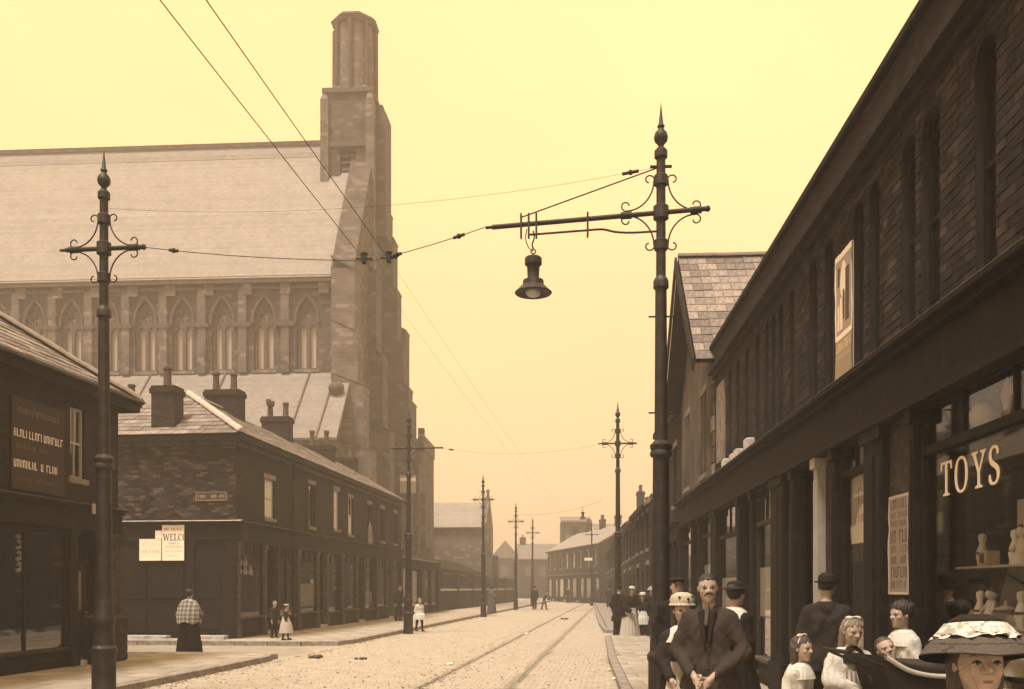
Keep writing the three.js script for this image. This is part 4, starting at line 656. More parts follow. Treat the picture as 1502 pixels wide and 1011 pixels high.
// ---------------------------------------------------------------- left-hand side
{ // shop with hipped slate roof before the side street
  seed(61);
  const w0 = 5, w1 = 18.05, L = w1 - w0, U = -10.2, E = 5.6, R = 7.9, D = 6.4, mid = -D / 2, ov = 0.3, X = (w) => w - w0, fy0 = 2.75, fy1 = 3.2;
  const t = thing('lettered_shop', 'dark shop with hipped slate roof and lines of white wall lettering', 'shop', FL(U, w0), AL);
  shell(t, L, D, fy1 - 0.02, fy1 + 0.02, 'sootwall');
  const holes = [[X(16.35), X(16.85), 3.7, 5.05], [X(11.5), X(12.4), 3.7, 5.05]];
  mk('upper_wall', holed(0, L, fy1 - 0.02, E, -0.2, 0, holes), 'sootwall', t); room(t, 0, L, fy1 + 0.022, E, -D, -0.202, 'sootwall');
  sash(t, holes[0], { frame: 'palewood', bar: true }); sash(t, holes[1], {});
  mk('side_door_wall', bx(L - 0.05, L + 0.02, PAVE, fy1, -D, -0.2), 'sootwall', t);
  fascia(t, 0, L, fy0, fy1, {});
  shopfront(t, [['pil', X(8), X(8.25)], ['win', X(8.25), X(11), { lights: 3, mullions: 1 }], ['pil', X(11), X(11.25)], ['door', X(11.25), X(12.3), {}], ['pil', X(12.3), X(12.55)], ['win', X(12.55), X(16.3), { sill: 0.5, transom: 2.62, lights: 3, mullions: 2 }], ['pil', X(16.3), X(16.55)], ['door', X(16.55), X(17.5), { glass: 'greyblind' }], ['pil', X(17.5), X(18.05), { m: 'greywood' }]], fy0);  // last door: the pale pane puts a window reflection into its colour
  const y0 = E - 0.12, A = [0, y0, ov], B = [L + ov, y0, ov], C = [L - 3.0, R, mid], Dd = [0, R, mid], B2 = [L + ov, y0, -D - ov];
  mk('roof_boarding', [slab([A, B, C, Dd], 0.08), poly([B, B2, C, [L + ov, y0 - 0.08, ov], [L + ov, y0 - 0.08, -D - ov], [L - 3, R - 0.08, mid]], [0, 1, 2, 3, 5, 4, 0, 3, 4, 0, 4, 1]), slab([B2, [0, y0, -D - ov], Dd, C], 0.08)], 'darkwood', t);
  slates(t, A, B, C, Dd, 0.26, 0.36, { most: 300, order: (p, q) => q[0] - p[0] });
  mk('hip_slating', poly([[B[0], B[1] + 0.03, B[2]], [B2[0], B2[1] + 0.03, B2[2]], [C[0], C[1] + 0.03, C[2]]], [0, 1, 2]), 'slatefar', t);
  ridgeTiles(t, [B[0], B[1] + 0.05, B[2]], [C[0], C[1] + 0.05, C[2]], 0.42, 0.11, 'slate4'); ridgeTiles(t, [C[0], C[1] + 0.03, C[2]], [0, R + 0.03, mid], 0.5, 0.1, 'slate2');
  mk('eaves_board', [bx(0, L + ov, y0 - 0.2, y0 - 0.02, ov - 0.03, ov + 0.02), bx(L + ov - 0.03, L + ov + 0.02, y0 - 0.2, y0 - 0.02, -D, ov - 0.03)], 'darkwood', t);
  gutter(t, 0, L + ov, y0 - 0.02, ov + 0.08);
  stack(t, 2.5, mid, 6.5, 9.2, 1.0, 0.6, [[-0.25, 0, 0.5], [0.25, 0, 0.5]]);
  // dark boarded box at the corner
  const b = thing('boarded_box', 'dark boarded box standing at the corner of the lettered shop', 'box', FL(-9.95, 17.3, PAVE), AL);
  for (let i = 0; i < 5; i++) mk('board', rbx(-0.55, 0.62, 0.02 + i * 0.17, 0.18 + i * 0.17, 0.0, 0.03, 0.006), 'greywood', b);
  mk('carcass', bx(-0.54, 0.61, 0.01, 0.86, -0.24, 0), 'darkwood', b); mk('lid', slab([[-0.6, 0.88, 0.09], [0.67, 0.88, 0.09], [0.67, 0.96, -0.24], [-0.6, 0.96, -0.24]], 0.03), 'greywood', b);
  const facL = (w, y, z) => { const p = FL(U + z, w); return [p[0], y, p[2]]; };
  seed(62);
  const s = bill('wall_sign', 'dark wall sign with rows of worn white lettering on the shop', 1.5, 1.6, canvasTex(512, 546, (c, w, h) => { c.fillStyle = '#2a211e'; c.fillRect(0, 0, w, h); smudges(c, 60, 60, 380, 34, '#6e6156'); smudges(c, 20, 190, 470, 46, '#e6dfd4'); smudges(c, 40, 275, 300, 26, '#5a4d44'); smudges(c, 20, 370, 470, 46, '#ebe4da'); smudges(c, 40, 470, 400, 26, '#54483f'); }), facL(15.35, 4.1, 0.03), AL, 'darkwood', 0.028);
  s.userData.category = 'sign';
  const p = thing('hanging_board', 'small pale board hanging under the fascia of the lettered shop', 'sign', facL(16.9, 3.02, 0.3), AL); mk('board', rbx(-0.3, 0.3, 0, 0.2, -0.015, 0.015, 0.004), 'palewood', p); mk('bracket', [rod([-0.24, 0.2, 0], [-0.24, 0.3, -0.2], 0.01), rod([0.24, 0.2, 0], [0.24, 0.3, -0.2], 0.01)], 'iron', p);
  for (const [w, l] of [[14.15, 'pale twisted ornament hanging in the lettered shop window, left of the pair'], [15.15, 'pale twisted ornament hanging in the lettered shop window, right of the pair']]) {
    const g = thing('twisted_ornament', l, 'ornament', facL(w, 1.85, -0.22), AL);
    for (let k = 0; k < 3; k++) mk('twist', tube([[-0.05, 0.05 + k * 0.2, 0], [0.05, 0.11 + k * 0.2, 0.05], [0.02, 0.19 + k * 0.2, -0.03]], 0.04 - k * 0.004, 8, 12), 'palestone', g);
    mk('cap', lathe([[0, 0.62], [0.05, 0.63], [0.06, 0.68], [0, 0.74]], 10), 'palestone', g); mk('cord', rod([0, 0.72, 0], [0, 0.86, 0], 0.006, 5), 'wire', g);
  }
}
// ---- the corner row
{
  const U = -11, E = 6.22, R = 7.9, D = 5.6, fy0 = 3.0, fy1 = 3.56, grp = 'shop houses of the corner row';
  const sp = (n) => [['pil', 0, 0.2, { m: 'midwood' }], ['win', 0.2, 2.1, { sill: 0.75, transom: 2.6, lights: 2, sillMat: 'midwood', ...(n === 1 ? { blind: [0.1, 0.55], blindMat: 'greyblind' } : {}) }], ['pil', 2.1, 2.28, { m: 'midwood' }], ['door', 2.28, 3.2, { glass: n === 1 ? 'blind' : 'glass' }], ['pil', 3.2, 3.4, { m: n % 2 ? 'midwood' : 'greywood' }], ['win', 3.4, 5.05, { sill: 0.7, transom: 2.55, lights: 2, sillMat: 'midwood', ...(n === 2 ? { blind: [0.05, 0.4], blindMat: 'greyblind' } : {}) }], ['pil', 5.05, 5.24, { m: 'greywood' }]];
  seed(63);
  const t1 = plainHouse('corner_shop', 'corner shop with hipped roof, brick side wall and stepped white posters', FL, AL, U, 25.95, 31.2, { cat: 'shop', eave: E, ridge: R, depth: D, fy0, fy1, hip: 2.8, wall: 'rowwall', windows: [[2.2, 3.05, 3.85, 5.1]], winOf: [{ blind: [0, 1], frame: 'palewood' }], shop: sp(0), fascia: { top: 'palestone' }, pipe: 4.6, pipeMat: 'greywood', stacks: [[0.45, -2.35, 7.65, 0.6, 0.72, [[0, 0, 0.62]], 5.7, 'stackbrick'], [3.2, -5.0, 8.0, 0.5, 0.5, [[0, 0, 0.4]], 5.7, 'stackbrick']], group: grp });
  { // side wall of real bricks
    const g = new THREE.Group(); g.rotation.y = -Math.PI / 2; g.position.set(0, 0, -D); t1.add(g);
    seed(64);
    mk('mortar_bed', bx(0, D, fy1, E - 0.44, 0, 0.02), 'mortar', g);
    bricks(g, 0.0, D, fy1 + 0.04, E - 0.44, 0.032, [], 'oldbrick', (b) => -b[1] - Math.abs(b[2] - 4.5) * 0.1);
    fascia(g, 0.6, D + 0.2, fy0 + 0.05, fy1, { top: 'palestone' });
    mk('side_board', [bx(0.3, 4.2, 0.12, fy0 + 0.05, 0.0, 0.04), ...[0, 1, 2].map((i) => rbx(0.7 + i * 1.15, 1.7 + i * 1.15, 0.3, 1.1, 0.02, 0.07, 0.01)), ...[0, 1, 2].map((i) => rbx(0.7 + i * 1.15, 1.7 + i * 1.15, 1.3, 2.3, 0.02, 0.07, 0.01))], 'darkwood', g);
    mk('side_door', [...holed(4.34, 5.3, 0.22, 2.2, 0.0, 0.05, []), rbx(4.5, 5.14, 0.4, 1.1, 0.03, 0.07, 0.01), rbx(4.5, 5.14, 1.3, 2.05, 0.03, 0.07, 0.01), bx(4.34, 5.3, 2.2, fy0, 0, 0.03)], 'darkwood', g);
    mk('side_pilaster', [rbx(4.12, 4.34, PAVE, fy0 + 0.05, 0, 0.1, 0.01), rbx(5.3, 5.62, PAVE, fy0 + 0.05, 0, 0.1, 0.01)], 'darkwood', g);
    mk('door_step', rbx(4.3, 5.4, PAVE - 0.02, PAVE + 0.1, 0.0, 0.4, 0.02), 'palestone', g);
    mk('door_step', rbx(2.2, 3.6, PAVE - 0.02, PAVE + 0.09, 0.0, 0.35, 0.02), 'palestone', g);
    t1.updateMatrixWorld(true); for (const c of [...g.children]) t1.attach(c); t1.remove(g);
    const side = (x, y, z) => t1.localToWorld(V(-z, y, -D + x)).toArray(), turn = AL - Math.PI / 2;
    bill('poster', 'larger white poster headed WELCO on the corner shop side wall', 0.68, 1.14, canvasTex(384, 640, (c, w, h) => {
      c.fillStyle = '#f4eade'; c.fillRect(0, 0, w, h); smudges(c, 120, 30, 150, 30, '#8b7a63'); smudges(c, 40, 100, 310, 40, '#5d5044'); c.fillStyle = '#3c3631'; c.font = 'bold 150px serif'; c.save(); c.translate(12, 310); c.scale(0.74, 1.05); c.fillText('WELCO', 0, 0); c.restore();
      smudges(c, 110, 335, 190, 36, '#6a5c4d'); smudges(c, 60, 400, 290, 26, '#7d6c58'); smudges(c, 60, 470, 280, 30, '#c2ad88'); smudges(c, 90, 540, 200, 30, '#c2ad88');
    }), side(3.72, 2.98, 0.135), turn);
    bill('poster', 'lower white poster beside the larger one on the corner shop side wall', 0.68, 0.64, canvasTex(384, 360, (c, w, h) => { c.fillStyle = '#f4e9dc'; c.fillRect(0, 0, w, h); smudges(c, 60, 60, 290, 56, '#cdb68f'); smudges(c, 40, 190, 310, 44, '#bda680'); }), side(3.02, 2.73, 0.145), turn);
    bill('poster', 'narrow white bill filling the step between the two side wall posters', 0.2, 0.24, canvasTex(96, 116, (c, w, h) => { c.fillStyle = '#f3e8da'; c.fillRect(0, 0, w, h); smudges(c, 12, 40, 70, 24, '#c9b38d'); }), side(3.27, 3.18, 0.14), turn);
    const pl = bill('street_plaque', 'small street name plate on the brick side wall', 0.95, 0.26, canvasTex(512, 140, (c, w, h) => { c.fillStyle = '#8d7f6c'; c.fillRect(0, 0, w, h); c.fillStyle = '#3a302a'; c.fillRect(12, 12, w - 24, h - 24); c.fillStyle = '#a99a82'; c.font = 'bold 62px sans-serif'; smudges(c, 40, 46, 300, 50, '#ab9c86'); smudges(c, 390, 46, 80, 50, '#ab9c86'); }), side(4.85, 4.3, 0.055), turn, 'stone', 0.02);
    pl.userData.category = 'street sign';
    // goods hung in the corner window
    for (let i = 0; i < 5; i++) { const p = t1.localToWorld(V(0.7 + (i % 3) * 0.42, 2.0 + (i % 2) * 0.28, -0.2)).toArray(), g2 = thing('hanging_lamp_glass', ['upper', 'lower', 'middle', 'outer', 'inner'][i] + ' pale glass hung in the corner shop window', 'lamp glass', p, AL, 'goods in the shop windows'); mk('glass_shade', lathe([[0.03, 0.26], [0.04, 0.2], [0.075, 0.12], [0.06, 0.02], [0.035, 0]], 12), 'palestone', g2); mk('cord', rod([0, 0.26, 0], [0, 0.5, 0], 0.005, 5), 'wire', g2); }
  }
  seed(65);
  plainHouse('row_shop', 'row shop next to the corner shop, twin pots on a broad chimney', FL, AL, U, 31.2, 36.5, { cat: 'shop', eave: E, ridge: R, depth: D, fy0, fy1, mould: true, slates: true, wall: 'rowwall', windows: [[1.2, 1.9, 3.85, 5.4], [4.2, 4.95, 3.95, 5.5]], winOf: [{}, { blind: [0, 1], bx0: 0.1, bx1: 0.9, frame: 'palewood' }], shop: sp(1), fascia: { mm: 'greywood' }, stacks: [[0.35, null, 8.65, 0.6, 1.26, [[0, -0.33, 0.68], [0, 0.33, 0.62]], 7.2, 'stackbrick'], [2.2, -3.4, 8.3, 0.35, 0.4, [[0, 0, 0.5]], 7.2, 'stackbrick']], group: grp });
  plainHouse('row_shop', 'row shop with a horned cowl on its chimney', FL, AL, U, 36.5, 41.8, { cat: 'shop', eave: E, ridge: R, depth: D, fy0, fy1, mould: true, slates: true, wall: 'rowwall', windows: [[0.9, 1.6, 3.85, 5.4], [3.9, 4.65, 3.85, 5.4]], winOf: [{ blind: [0.0, 0.55], frame: 'palewood' }, {}], shop: sp(2), stacks: [[0.2, null, 8.65, 0.55, 1.15, [[0, 0.36, 0.6], [0, -0.3, 0.56, 1]], 7.2, 'stackbrick']], group: grp, pipe: 5.1, pipeMat: 'greywood' });
  plainHouse('row_shop', 'end shop of the corner row beside the low shop', FL, AL, U, 41.8, 47.0, { cat: 'shop', eave: E, ridge: R, depth: D, fy0, fy1, mould: true, slates: true, wall: 'rowwall', windows: [[1.0, 1.7, 3.85, 5.4], [3.6, 4.3, 3.85, 5.4]], shop: sp(3), stacks: [[0.2, null, 8.3, 0.55, 1.5, [[0, 0.4, 0.7], [0, -0.3, 0.72]], 7.2, 'stackbrick'], [4.9, null, 8.4, 0.5, 1.0, [[0, 0.2, 0.6]], 7.2, 'stackbrick']], group: grp });
  const q = thing('gable_board', 'pale pointed board standing on the row shop fascia ledge', 'sign', FL(U + 0.1, 40.4, fy1 + 0.05), AL); const s = new THREE.Shape(); s.moveTo(-0.35, 0); s.lineTo(0.35, 0); s.lineTo(0.35, 0.55); s.lineTo(0, 1.0); s.lineTo(-0.35, 0.55); s.closePath(); mk('board', extr(s, 0.04), 'stone', q); mk('prop', rod([0, 0.5, 0], [0, 0.02, -0.1], 0.015), 'darkwood', q);
  // low flat-roofed shop
  const t = thing('low_shop', 'low flat-roofed dark shop between the row and the churchyard wall', 'shop', FL(U, 47.05), AL), L = 10.2;
  shell(t, L, 5, 3.1, 3.14, 'rowwall'); fascia(t, 0, L, 2.7, 3.16, { top: 'stone' });
  mk('flat_roof', bx(-0.0, L, 3.16, 3.26, -5, -0.03), 'lead', t);
  shopfront(t, [['pil', 0, 0.25, { m: 'midwood' }], ['win', 0.25, 2.3, { lights: 2, blind: [0.25, 1] }], ['pil', 2.3, 2.5, { m: 'midwood' }], ['win', 2.5, 4.2, { blind: [0.1, 0.9] }], ['pil', 4.2, 4.4], ['door', 4.4, 5.4, { glass: 'greyblind' }], ['pil', 5.4, 5.6, { m: 'midwood' }], ['win', 5.6, 7.6, {}], ['pil', 7.6, 7.8], ['win', 7.8, 9.9, {}], ['pil', 9.9, 10.2]], 2.7);
}
// churchyard wall with railings, dark outbuilding behind it
{
  const w0 = 57.4, w1 = 104, L = w1 - w0, t = thing('churchyard_wall', 'low brick churchyard wall with pale coping and iron railings', 'wall', FL(-11.1, w0), AL);
  mk('wall', bx(0, L, 0, 1.42, -0.35, 0), 'rowwall', t); mk('coping', rbx(0, L, 1.42, 1.55, -0.42, 0.06, 0.03), 'palestone', t);
  for (let x = 0.3; x < L; x += 7.2) mk('pier', [bx(x - 0.3, x + 0.3, 0, 2.5, -0.45, 0.1), rbx(x - 0.36, x + 0.36, 2.5, 2.64, -0.5, 0.16, 0.03)], 'rowwall', t);
  const bars = []; for (let x = 0.1; x < L; x += 0.16) bars.push(rod([x, 1.5, -0.16], [x, 2.5, -0.16], 0.014, 5), new THREE.ConeGeometry(0.03, 0.12, 5).translate(x, 2.56, -0.16));
  const b = mk('railing_bars', bars, 'iron', t); b.userData.kind = 'stuff'; mk('railing_rail', [bx(0, L, 1.66, 1.7, -0.18, -0.14), bx(0, L, 2.4, 2.44, -0.18, -0.14)], 'iron', t);
  const s = thing('outbuilding', 'long dark outbuilding behind the churchyard railings', 'building', FL(-13.2, 58.5), AL), n = 40;
  mk('wall', bx(0, n, 0, 3.2, -4, 0), 'sootwall', s); mk('roof', [slab([[-0.2, 3.1, 0.3], [n + 0.2, 3.1, 0.3], [n + 0.2, 4.1, -2], [-0.2, 4.1, -2]], 0.1), slab([[n + 0.2, 3.1, -4.3], [-0.2, 3.1, -4.3], [-0.2, 4.1, -2], [n + 0.2, 4.1, -2]], 0.1)], 'sootwall', s);
  for (let i = 0; i < 14; i++) mk('window', [bx(1 + i * 2.8, 2.2 + i * 2.8, 1.7, 2.8, -0.02, 0.03), bx(0.9 + i * 2.8, 2.3 + i * 2.8, 1.6, 1.7, -0.02, 0.08)], 'greyblind', s);
  stack(s, 1.5, -2, 3.6, 4.8, 0.6, 0.6, [[0, 0, 0.4]]);
}
// ---------------------------------------------------------------- the church
{
  const T0 = thing('church', 'great gothic church with clerestory windows, bell turret and stepped buttresses', 'church', [-11.85, 0, -63], -3.6 * Math.PI / 180);
  const t = T0, W0 = -44, E = 23.0, R = 35.4, HW = 7;
  const xc = [-2.2, -5.2, -8.15, -10.95, -13.6, -16.3, -18.9, -21.5, -24.2, -26.9, -29.6, -32.3, -35, -37.7];
  const holes = xc.map((x) => [x - 0.75, x + 0.75, 16.6, 21.6]);
  mk('clerestory_wall', [...holed(W0, 0.9, 0, E, -0.6, 0, holes), bx(W0, 0.9, 0, E, -14, -0.6)], 'church', t);
  const arch = (a, y0, ys, ya) => { const s = new THREE.Shape(); s.moveTo(-a, y0); s.lineTo(a, y0); s.lineTo(a, ys); s.quadraticCurveTo(a * 0.98, ys + (ya - ys) * 0.6, 0, ya); s.quadraticCurveTo(-a * 0.98, ys + (ya - ys) * 0.6, -a, ys); s.closePath(); return s; };
  const lancet = (cx, a, y0, ys, ya) => { const s = new THREE.Path(); s.moveTo(cx - a, y0); s.lineTo(cx + a, y0); s.lineTo(cx + a, ys); s.quadraticCurveTo(cx + a * 0.95, ys + (ya - ys) * 0.6, cx, ya); s.quadraticCurveTo(cx - a * 0.95, ys + (ya - ys) * 0.6, cx - a, ys); s.closePath(); return s; };
  const spand = new THREE.Shape(); spand.moveTo(-0.75, 3.1); spand.lineTo(-0.75, 5); spand.lineTo(0.75, 5); spand.lineTo(0.75, 3.1); spand.quadraticCurveTo(0.73, 4.3, 0, 4.96); spand.quadraticCurveTo(-0.73, 4.3, -0.75, 3.1);
  const trac = arch(0.76, 0, 3.1, 4.97); trac.holes.push(lancet(-0.34, 0.22, 0.15, 2.75, 3.15), lancet(0.34, 0.22, 0.15, 2.75, 3.15));
  const qf = new THREE.Path(); for (let i = 0; i <= 48; i++) { const a = i / 48 * Math.PI * 2, r = 0.26 + 0.11 * Math.cos(4 * a); const p = [r * Math.cos(a), 3.78 + r * Math.sin(a)]; i ? qf.lineTo(...p) : qf.moveTo(...p); } trac.holes.push(qf);
  const gs = muv(extr(spand, 0.56, -0.58)), gt = muv(extr(trac, 0.14, -0.34)), gg = muv(bx(-0.74, 0.74, 0.02, 4.9, -0.5, -0.46));
  const hood = []; for (let i = 0; i <= 20; i++) { const u = i / 20 * 2 - 1, k = Math.abs(u), b = 1 - k; const tt = b; const x = (1 - tt) * (1 - tt) * 0.82 + 2 * (1 - tt) * tt * 0.8, y = (1 - tt) * (1 - tt) * 3.1 + 2 * (1 - tt) * tt * 4.35 + tt * tt * 5.1; hood.push([Math.sign(u) * x, y, 0.06]); }
  const gh = muv(mergeGeometries([tube(hood.slice(0, 11), 0.11, 6, 24), tube(hood.slice(10), 0.11, 6, 24)].map((g) => g.toNonIndexed())));
  const gsill = muv(bx(-0.85, 0.85, -0.2, 0, -0.5, 0.12));
  for (const x of xc) {
    const w = new THREE.Group(); w.name = 'clerestory_window'; w.position.set(x, 16.6, 0); t.add(w);
    for (const [n, g, m] of [['spandrel', gs, 'church'], ['tracery', gt, 'churchtrim'], ['glazing', gg, 'leadglass'], ['hood_mould', gh, 'churchtrim'], ['sill', gsill, 'churchstone']]) { const o = new THREE.Mesh(g, M[m]); o.name = n; o.castShadow = o.receiveShadow = true; w.add(o); }
  }
  const ed = [0.2, ...xc.map((x) => x), W0 + 4];
  for (let i = 0; i + 1 < xc.length; i++) { const m = (xc[i] + xc[i + 1]) / 2; mk('wall_shaft', [bx(m - 0.28, m + 0.28, 16.4, 22.2, 0, 0.28)], 'churchstone', t); mk('string_course', bx(xc[i + 1] + 0.86, xc[i] - 0.86, 19.55, 19.85, 0.002, 0.36), 'churchtrim', t); if (i % 2 === 0) mk('blind_panel', [bx(m - 0.2, m + 0.2, 17.0, 18.6, 0.28, 0.3)], 'churchstone', t); }
  mk('cornice', [bx(W0, 1.2, E - 0.5, E - 0.05, -0.3, 0.5), bx(W0, 1.2, E - 0.9, E - 0.72, -0.3, 0.3)], 'churchtrim', t);
  for (let x = -1; x > -36; x -= 2.68) mk('corbel', bx(x - 0.35, x + 0.35, 21.75, 22.5, 0.0, 0.32), 'churchstone', t);
  mk('nave_roof', [slab([[W0, E - 0.2, 0.55], [-0.4, E - 0.2, 0.55], [-0.4, R, -HW], [W0, R, -HW]], 0.3), slab([[-0.4, E - 0.2, -14.55], [W0, E - 0.2, -14.55], [W0, R, -HW], [-0.4, R, -HW]], 0.3)], 'churchroof', t);
  mk('roof_ridge', [bx(W0, -0.4, R - 0.05, R + 0.28, -HW - 0.2, -HW + 0.2)], 'churchtrim', t); mk('ridge_lead', slab([[W0, R - 1.25, -HW + 0.78], [-0.4, R - 1.25, -HW + 0.78], [-0.4, R - 0.1, -HW + 0.14], [W0, R - 0.1, -HW + 0.14]], 0.03), 'aisleroof', t);
  // aisle under its lean-to roof
  mk('aisle_wall', bx(W0, 0.7, 0, 11.2, 0, 4.6), 'church', t);
  mk('aisle_roof', slab([[W0, 11.1, 5.0], [1.1, 11.1, 5.0], [0.9, 16.35, 0.05], [W0, 16.35, 0.05]], 0.2), 'aisleroof', t);
  for (const x of [-0.2, -2.0, -7.9, -13.2, -18.5, -23.8, -29]) mk('roof_roll', rod([x, 11.14, 5.0], [x, 16.38, 0.08], 0.07, 6), 'churchtrim', t);
  mk('rainwater_head', [new THREE.SphereGeometry(0.55, 12, 8).scale(1, 0.75, 0.7).translate(0.3, 14.9, 1.9), rod([0.3, 14.6, 1.9], [0.3, 11, 1.9], 0.1, 8)], 'churchtrim', t);
  // west front: gable wall, buttresses in stages, tall lancets
  const gf = new THREE.Shape(); gf.moveTo(0.6, 0); gf.lineTo(0.6, E + 0.4); gf.lineTo(-HW, R + 1.2); gf.lineTo(-14.6, E + 0.4); gf.lineTo(-14.6, 0); gf.closePath();
  mk('front_gable', extr(gf, 1.6).rotateY(-Math.PI / 2).translate(1.2, 0, 0), 'church', t);
  const stage = (name, z0, z1, x0, list, m = 'church') => { const g = []; for (const [y0, y1, x1, wv] of list) { g.push(bx(x0, x1, y0, y1, z0 + (wv ?? 0), z1 - (wv ?? 0))); g.push(slab([[x1 + 0.06, y1, z1 - (wv ?? 0) + 0.05], [x1 + 0.06, y1, z0 + (wv ?? 0) - 0.05], [x0, y1 + 0.9, z0 + (wv ?? 0) - 0.05], [x0, y1 + 0.9, z1 - (wv ?? 0) + 0.05]], 0.12)); } mk(name, g, m, t); };
  stage('corner_buttress', -0.9, 0.9, -0.3, [[0, 11, 2.4], [11, 15.4, 1.9], [15.4, 19, 1.5], [19, 23.2, 1.3]], 'churchstone');
  stage('front_buttress', -5.4, -3.6, 1.1, [[0, 13, 2.8], [13, 18.5, 2.3], [18.5, 24.5, 1.8]]);
  stage('front_buttress', -10.4, -8.6, 1.1, [[0, 17.2, 3.3], [17.2, 20.5, 2.9], [20.5, 24.8, 2.4], [24.8, 28.8, 2.1], [28.8, 31, 1.7]]);
  stage('far_buttress', -15.2, -13.4, 0.6, [[0, 12, 3.3], [12, 17, 2.8], [17, 23, 2.2]]);
  for (const [z, h] of [[-1.9, 17.6], [-2.9, 18.6]]) { mk('front_lancet', extr(arch(0.42, 8.5, h - 1.2, h), 0.06).rotateY(Math.PI / 2).translate(1.2, 0, z), 'shadeglass', t); mk('lancet_hood', tube([[1.25, 8.5, z - 0.46], [1.25, h - 1.2, z - 0.46], [1.25, h + 0.1, z], [1.25, h - 1.2, z + 0.46], [1.25, 8.5, z + 0.46]], 0.08, 6, 40), 'churchtrim', t); }
  // bell turret
  mk('turret', [bx(-2.3, 1.1, E, 38.3, -9, -5.6), ...holed(-2.3, 1.1, E, 38.3, -5.6, -5, [[-1.2, 0.0, 30.98, 34.1], [-1.1, -0.1, 27, 29.8]])], 'church', t); for (let k = 0; k < 6; k++) mk('louvre_slat', slab([[-1.2, 31.1 + k * 0.5, -5.1], [0, 31.1 + k * 0.5, -5.1], [0, 31.4 + k * 0.5, -5.45], [-1.2, 31.4 + k * 0.5, -5.45]], 0.05), 'churchstone', t);
  for (const [x, z] of [[-2.3, -5], [1.1, -5], [-2.3, -9], [1.1, -9]]) mk('turret_pier', [bx(x - 0.3, x + 0.3, E, 37.6, z - 0.3, z + 0.3), new THREE.ConeGeometry(0.45, 1.0, 4).rotateY(Math.PI / 4).translate(x, 38.1, z)], 'churchstone', t);
  for (const y of [26.5, 30.6, 34.2, 38.2]) mk('turret_string', bx(-2.5, 1.3, y, y + 0.35, -9.2, -4.8), 'churchtrim', t);
  mk('turret_shoulder', [bx(1.1, 2.05, 28.0, 37.2, -8.0, -6.0), bx(1.1, 1.75, 37.2, 37.9, -7.8, -6.2)], 'church', t);
  mk('bell_stage', [new THREE.CylinderGeometry(1.5, 1.62, 5.6, 8).rotateY(Math.PI / 8).translate(-0.52, 41.3, -7)], 'churchstone', t);
  for (let i = 0; i < 8; i++) { const a = (i + 0.5) * Math.PI / 4; mk('bell_pier', [new THREE.CylinderGeometry(0.16, 0.18, 5.4, 6).translate(-0.52 + 1.6 * Math.cos(a + Math.PI / 8), 41.3, -7 + 1.6 * Math.sin(a + Math.PI / 8))], 'church', t); }
  mk('bell_cap', [new THREE.CylinderGeometry(1.85, 1.7, 0.35, 8).rotateY(Math.PI / 8).translate(-0.52, 44.15, -7), new THREE.CylinderGeometry(1.6, 1.85, 0.3, 8).rotateY(Math.PI / 8).translate(-0.52, 44.45, -7)], 'churchtrim', t);
  mk('turret_weathering', [new THREE.CylinderGeometry(1.75, 2.6, 0.9, 4).rotateY(Math.PI / 4).translate(-0.6, 38.75, -7)], 'church', t);
  const b = thing('white_board', 'white notice board on the church front above the row shop roofs', 'sign', t.localToWorld(V(3.36, 9.3, -9.0)).toArray(), Math.PI * 0.03); mk('board', bx(-0.6, 0.6, -0.45, 0.9, 0, 0.06), 'greypaper', b); mk('white_band', bx(-0.6, 0.6, 0.45, 0.7, 0.062, 0.07), 'paper', b); mk('bracket', [bx(-0.5, -0.4, -0.3, 0.8, -1.9, 0), bx(0.4, 0.5, -0.3, 0.8, -1.9, 0)], 'iron', b); b.position.z += 1.6;
}
{ // friary block and hall beyond
  const t = thing('friary_block', 'tall grey friary block rising just past the church front', 'building', [-14, 0, -78], -0.06);
  mk('wall', bx(0, 6.4, 0, 13.4, -7, 0), 'church', t); mk('parapet', [bx(-0.1, 6.5, 13.4, 14.2, -0.4, 0.1), bx(6.1, 6.5, 13.4, 14.6, -7, 0.1)], 'churchstone', t);
  mk('buttress', [bx(5.9, 6.8, 0, 9.5, -1.2, 0.5), bx(6.0, 7.2, 0, 5, -1.1, 0.4)], 'church', t); mk('window', [bx(4.9, 5.7, 5, 8.4, 0, 0.04)], 'shadeglass', t); mk('window', [bx(3.2, 4.0, 5, 8.4, 0, 0.04)], 'shadeglass', t); mk('chimney', bx(6.0, 6.5, 14.0, 15.2, -1.0, -0.5), 'church', t);
  const h = thing('church_hall', 'pale gabled hall fading into the haze past the friary', 'building', [-2.95, 0, -90], -0.07), L = 14;
  mk('wall', bx(-L, 0, 0, 7.7, -7, 0), 'churchstone', h); mk('roof', [slab([[-L, 7.55, 0.35], [0, 7.55, 0.35], [0, 10.3, -3.5], [-L, 10.3, -3.5]], 0.2), slab([[0, 7.55, -7.35], [-L, 7.55, -7.35], [-L, 10.3, -3.5], [0, 10.3, -3.5]], 0.2)], 'churchroof', h);
  const g = new THREE.Shape(); g.moveTo(0.1, 0); g.lineTo(0.1, 8); g.lineTo(-3.5, 10.9); g.lineTo(-7.1, 8); g.lineTo(-7.1, 0); g.closePath(); mk('gable_front', extr(g, 0.5).rotateY(-Math.PI / 2).translate(0.45, 0, 0), 'churchstone', h);
  mk('buttress', [bx(0.2, 1.0, 0, 5, -0.6, 0.4), bx(0.2, 0.7, 5, 7.4, -0.5, 0.3)], 'church', h); mk('buttress', bx(0.2, 1.0, 0, 5, -7.4, -6.4), 'church', h); mk('finial', bx(0.15, 0.4, 10.7, 11.6, -3.65, -3.35), 'church', h); mk('cornice', bx(-L, 0, 7.35, 7.6, 0, 0.25), 'church', h);
}
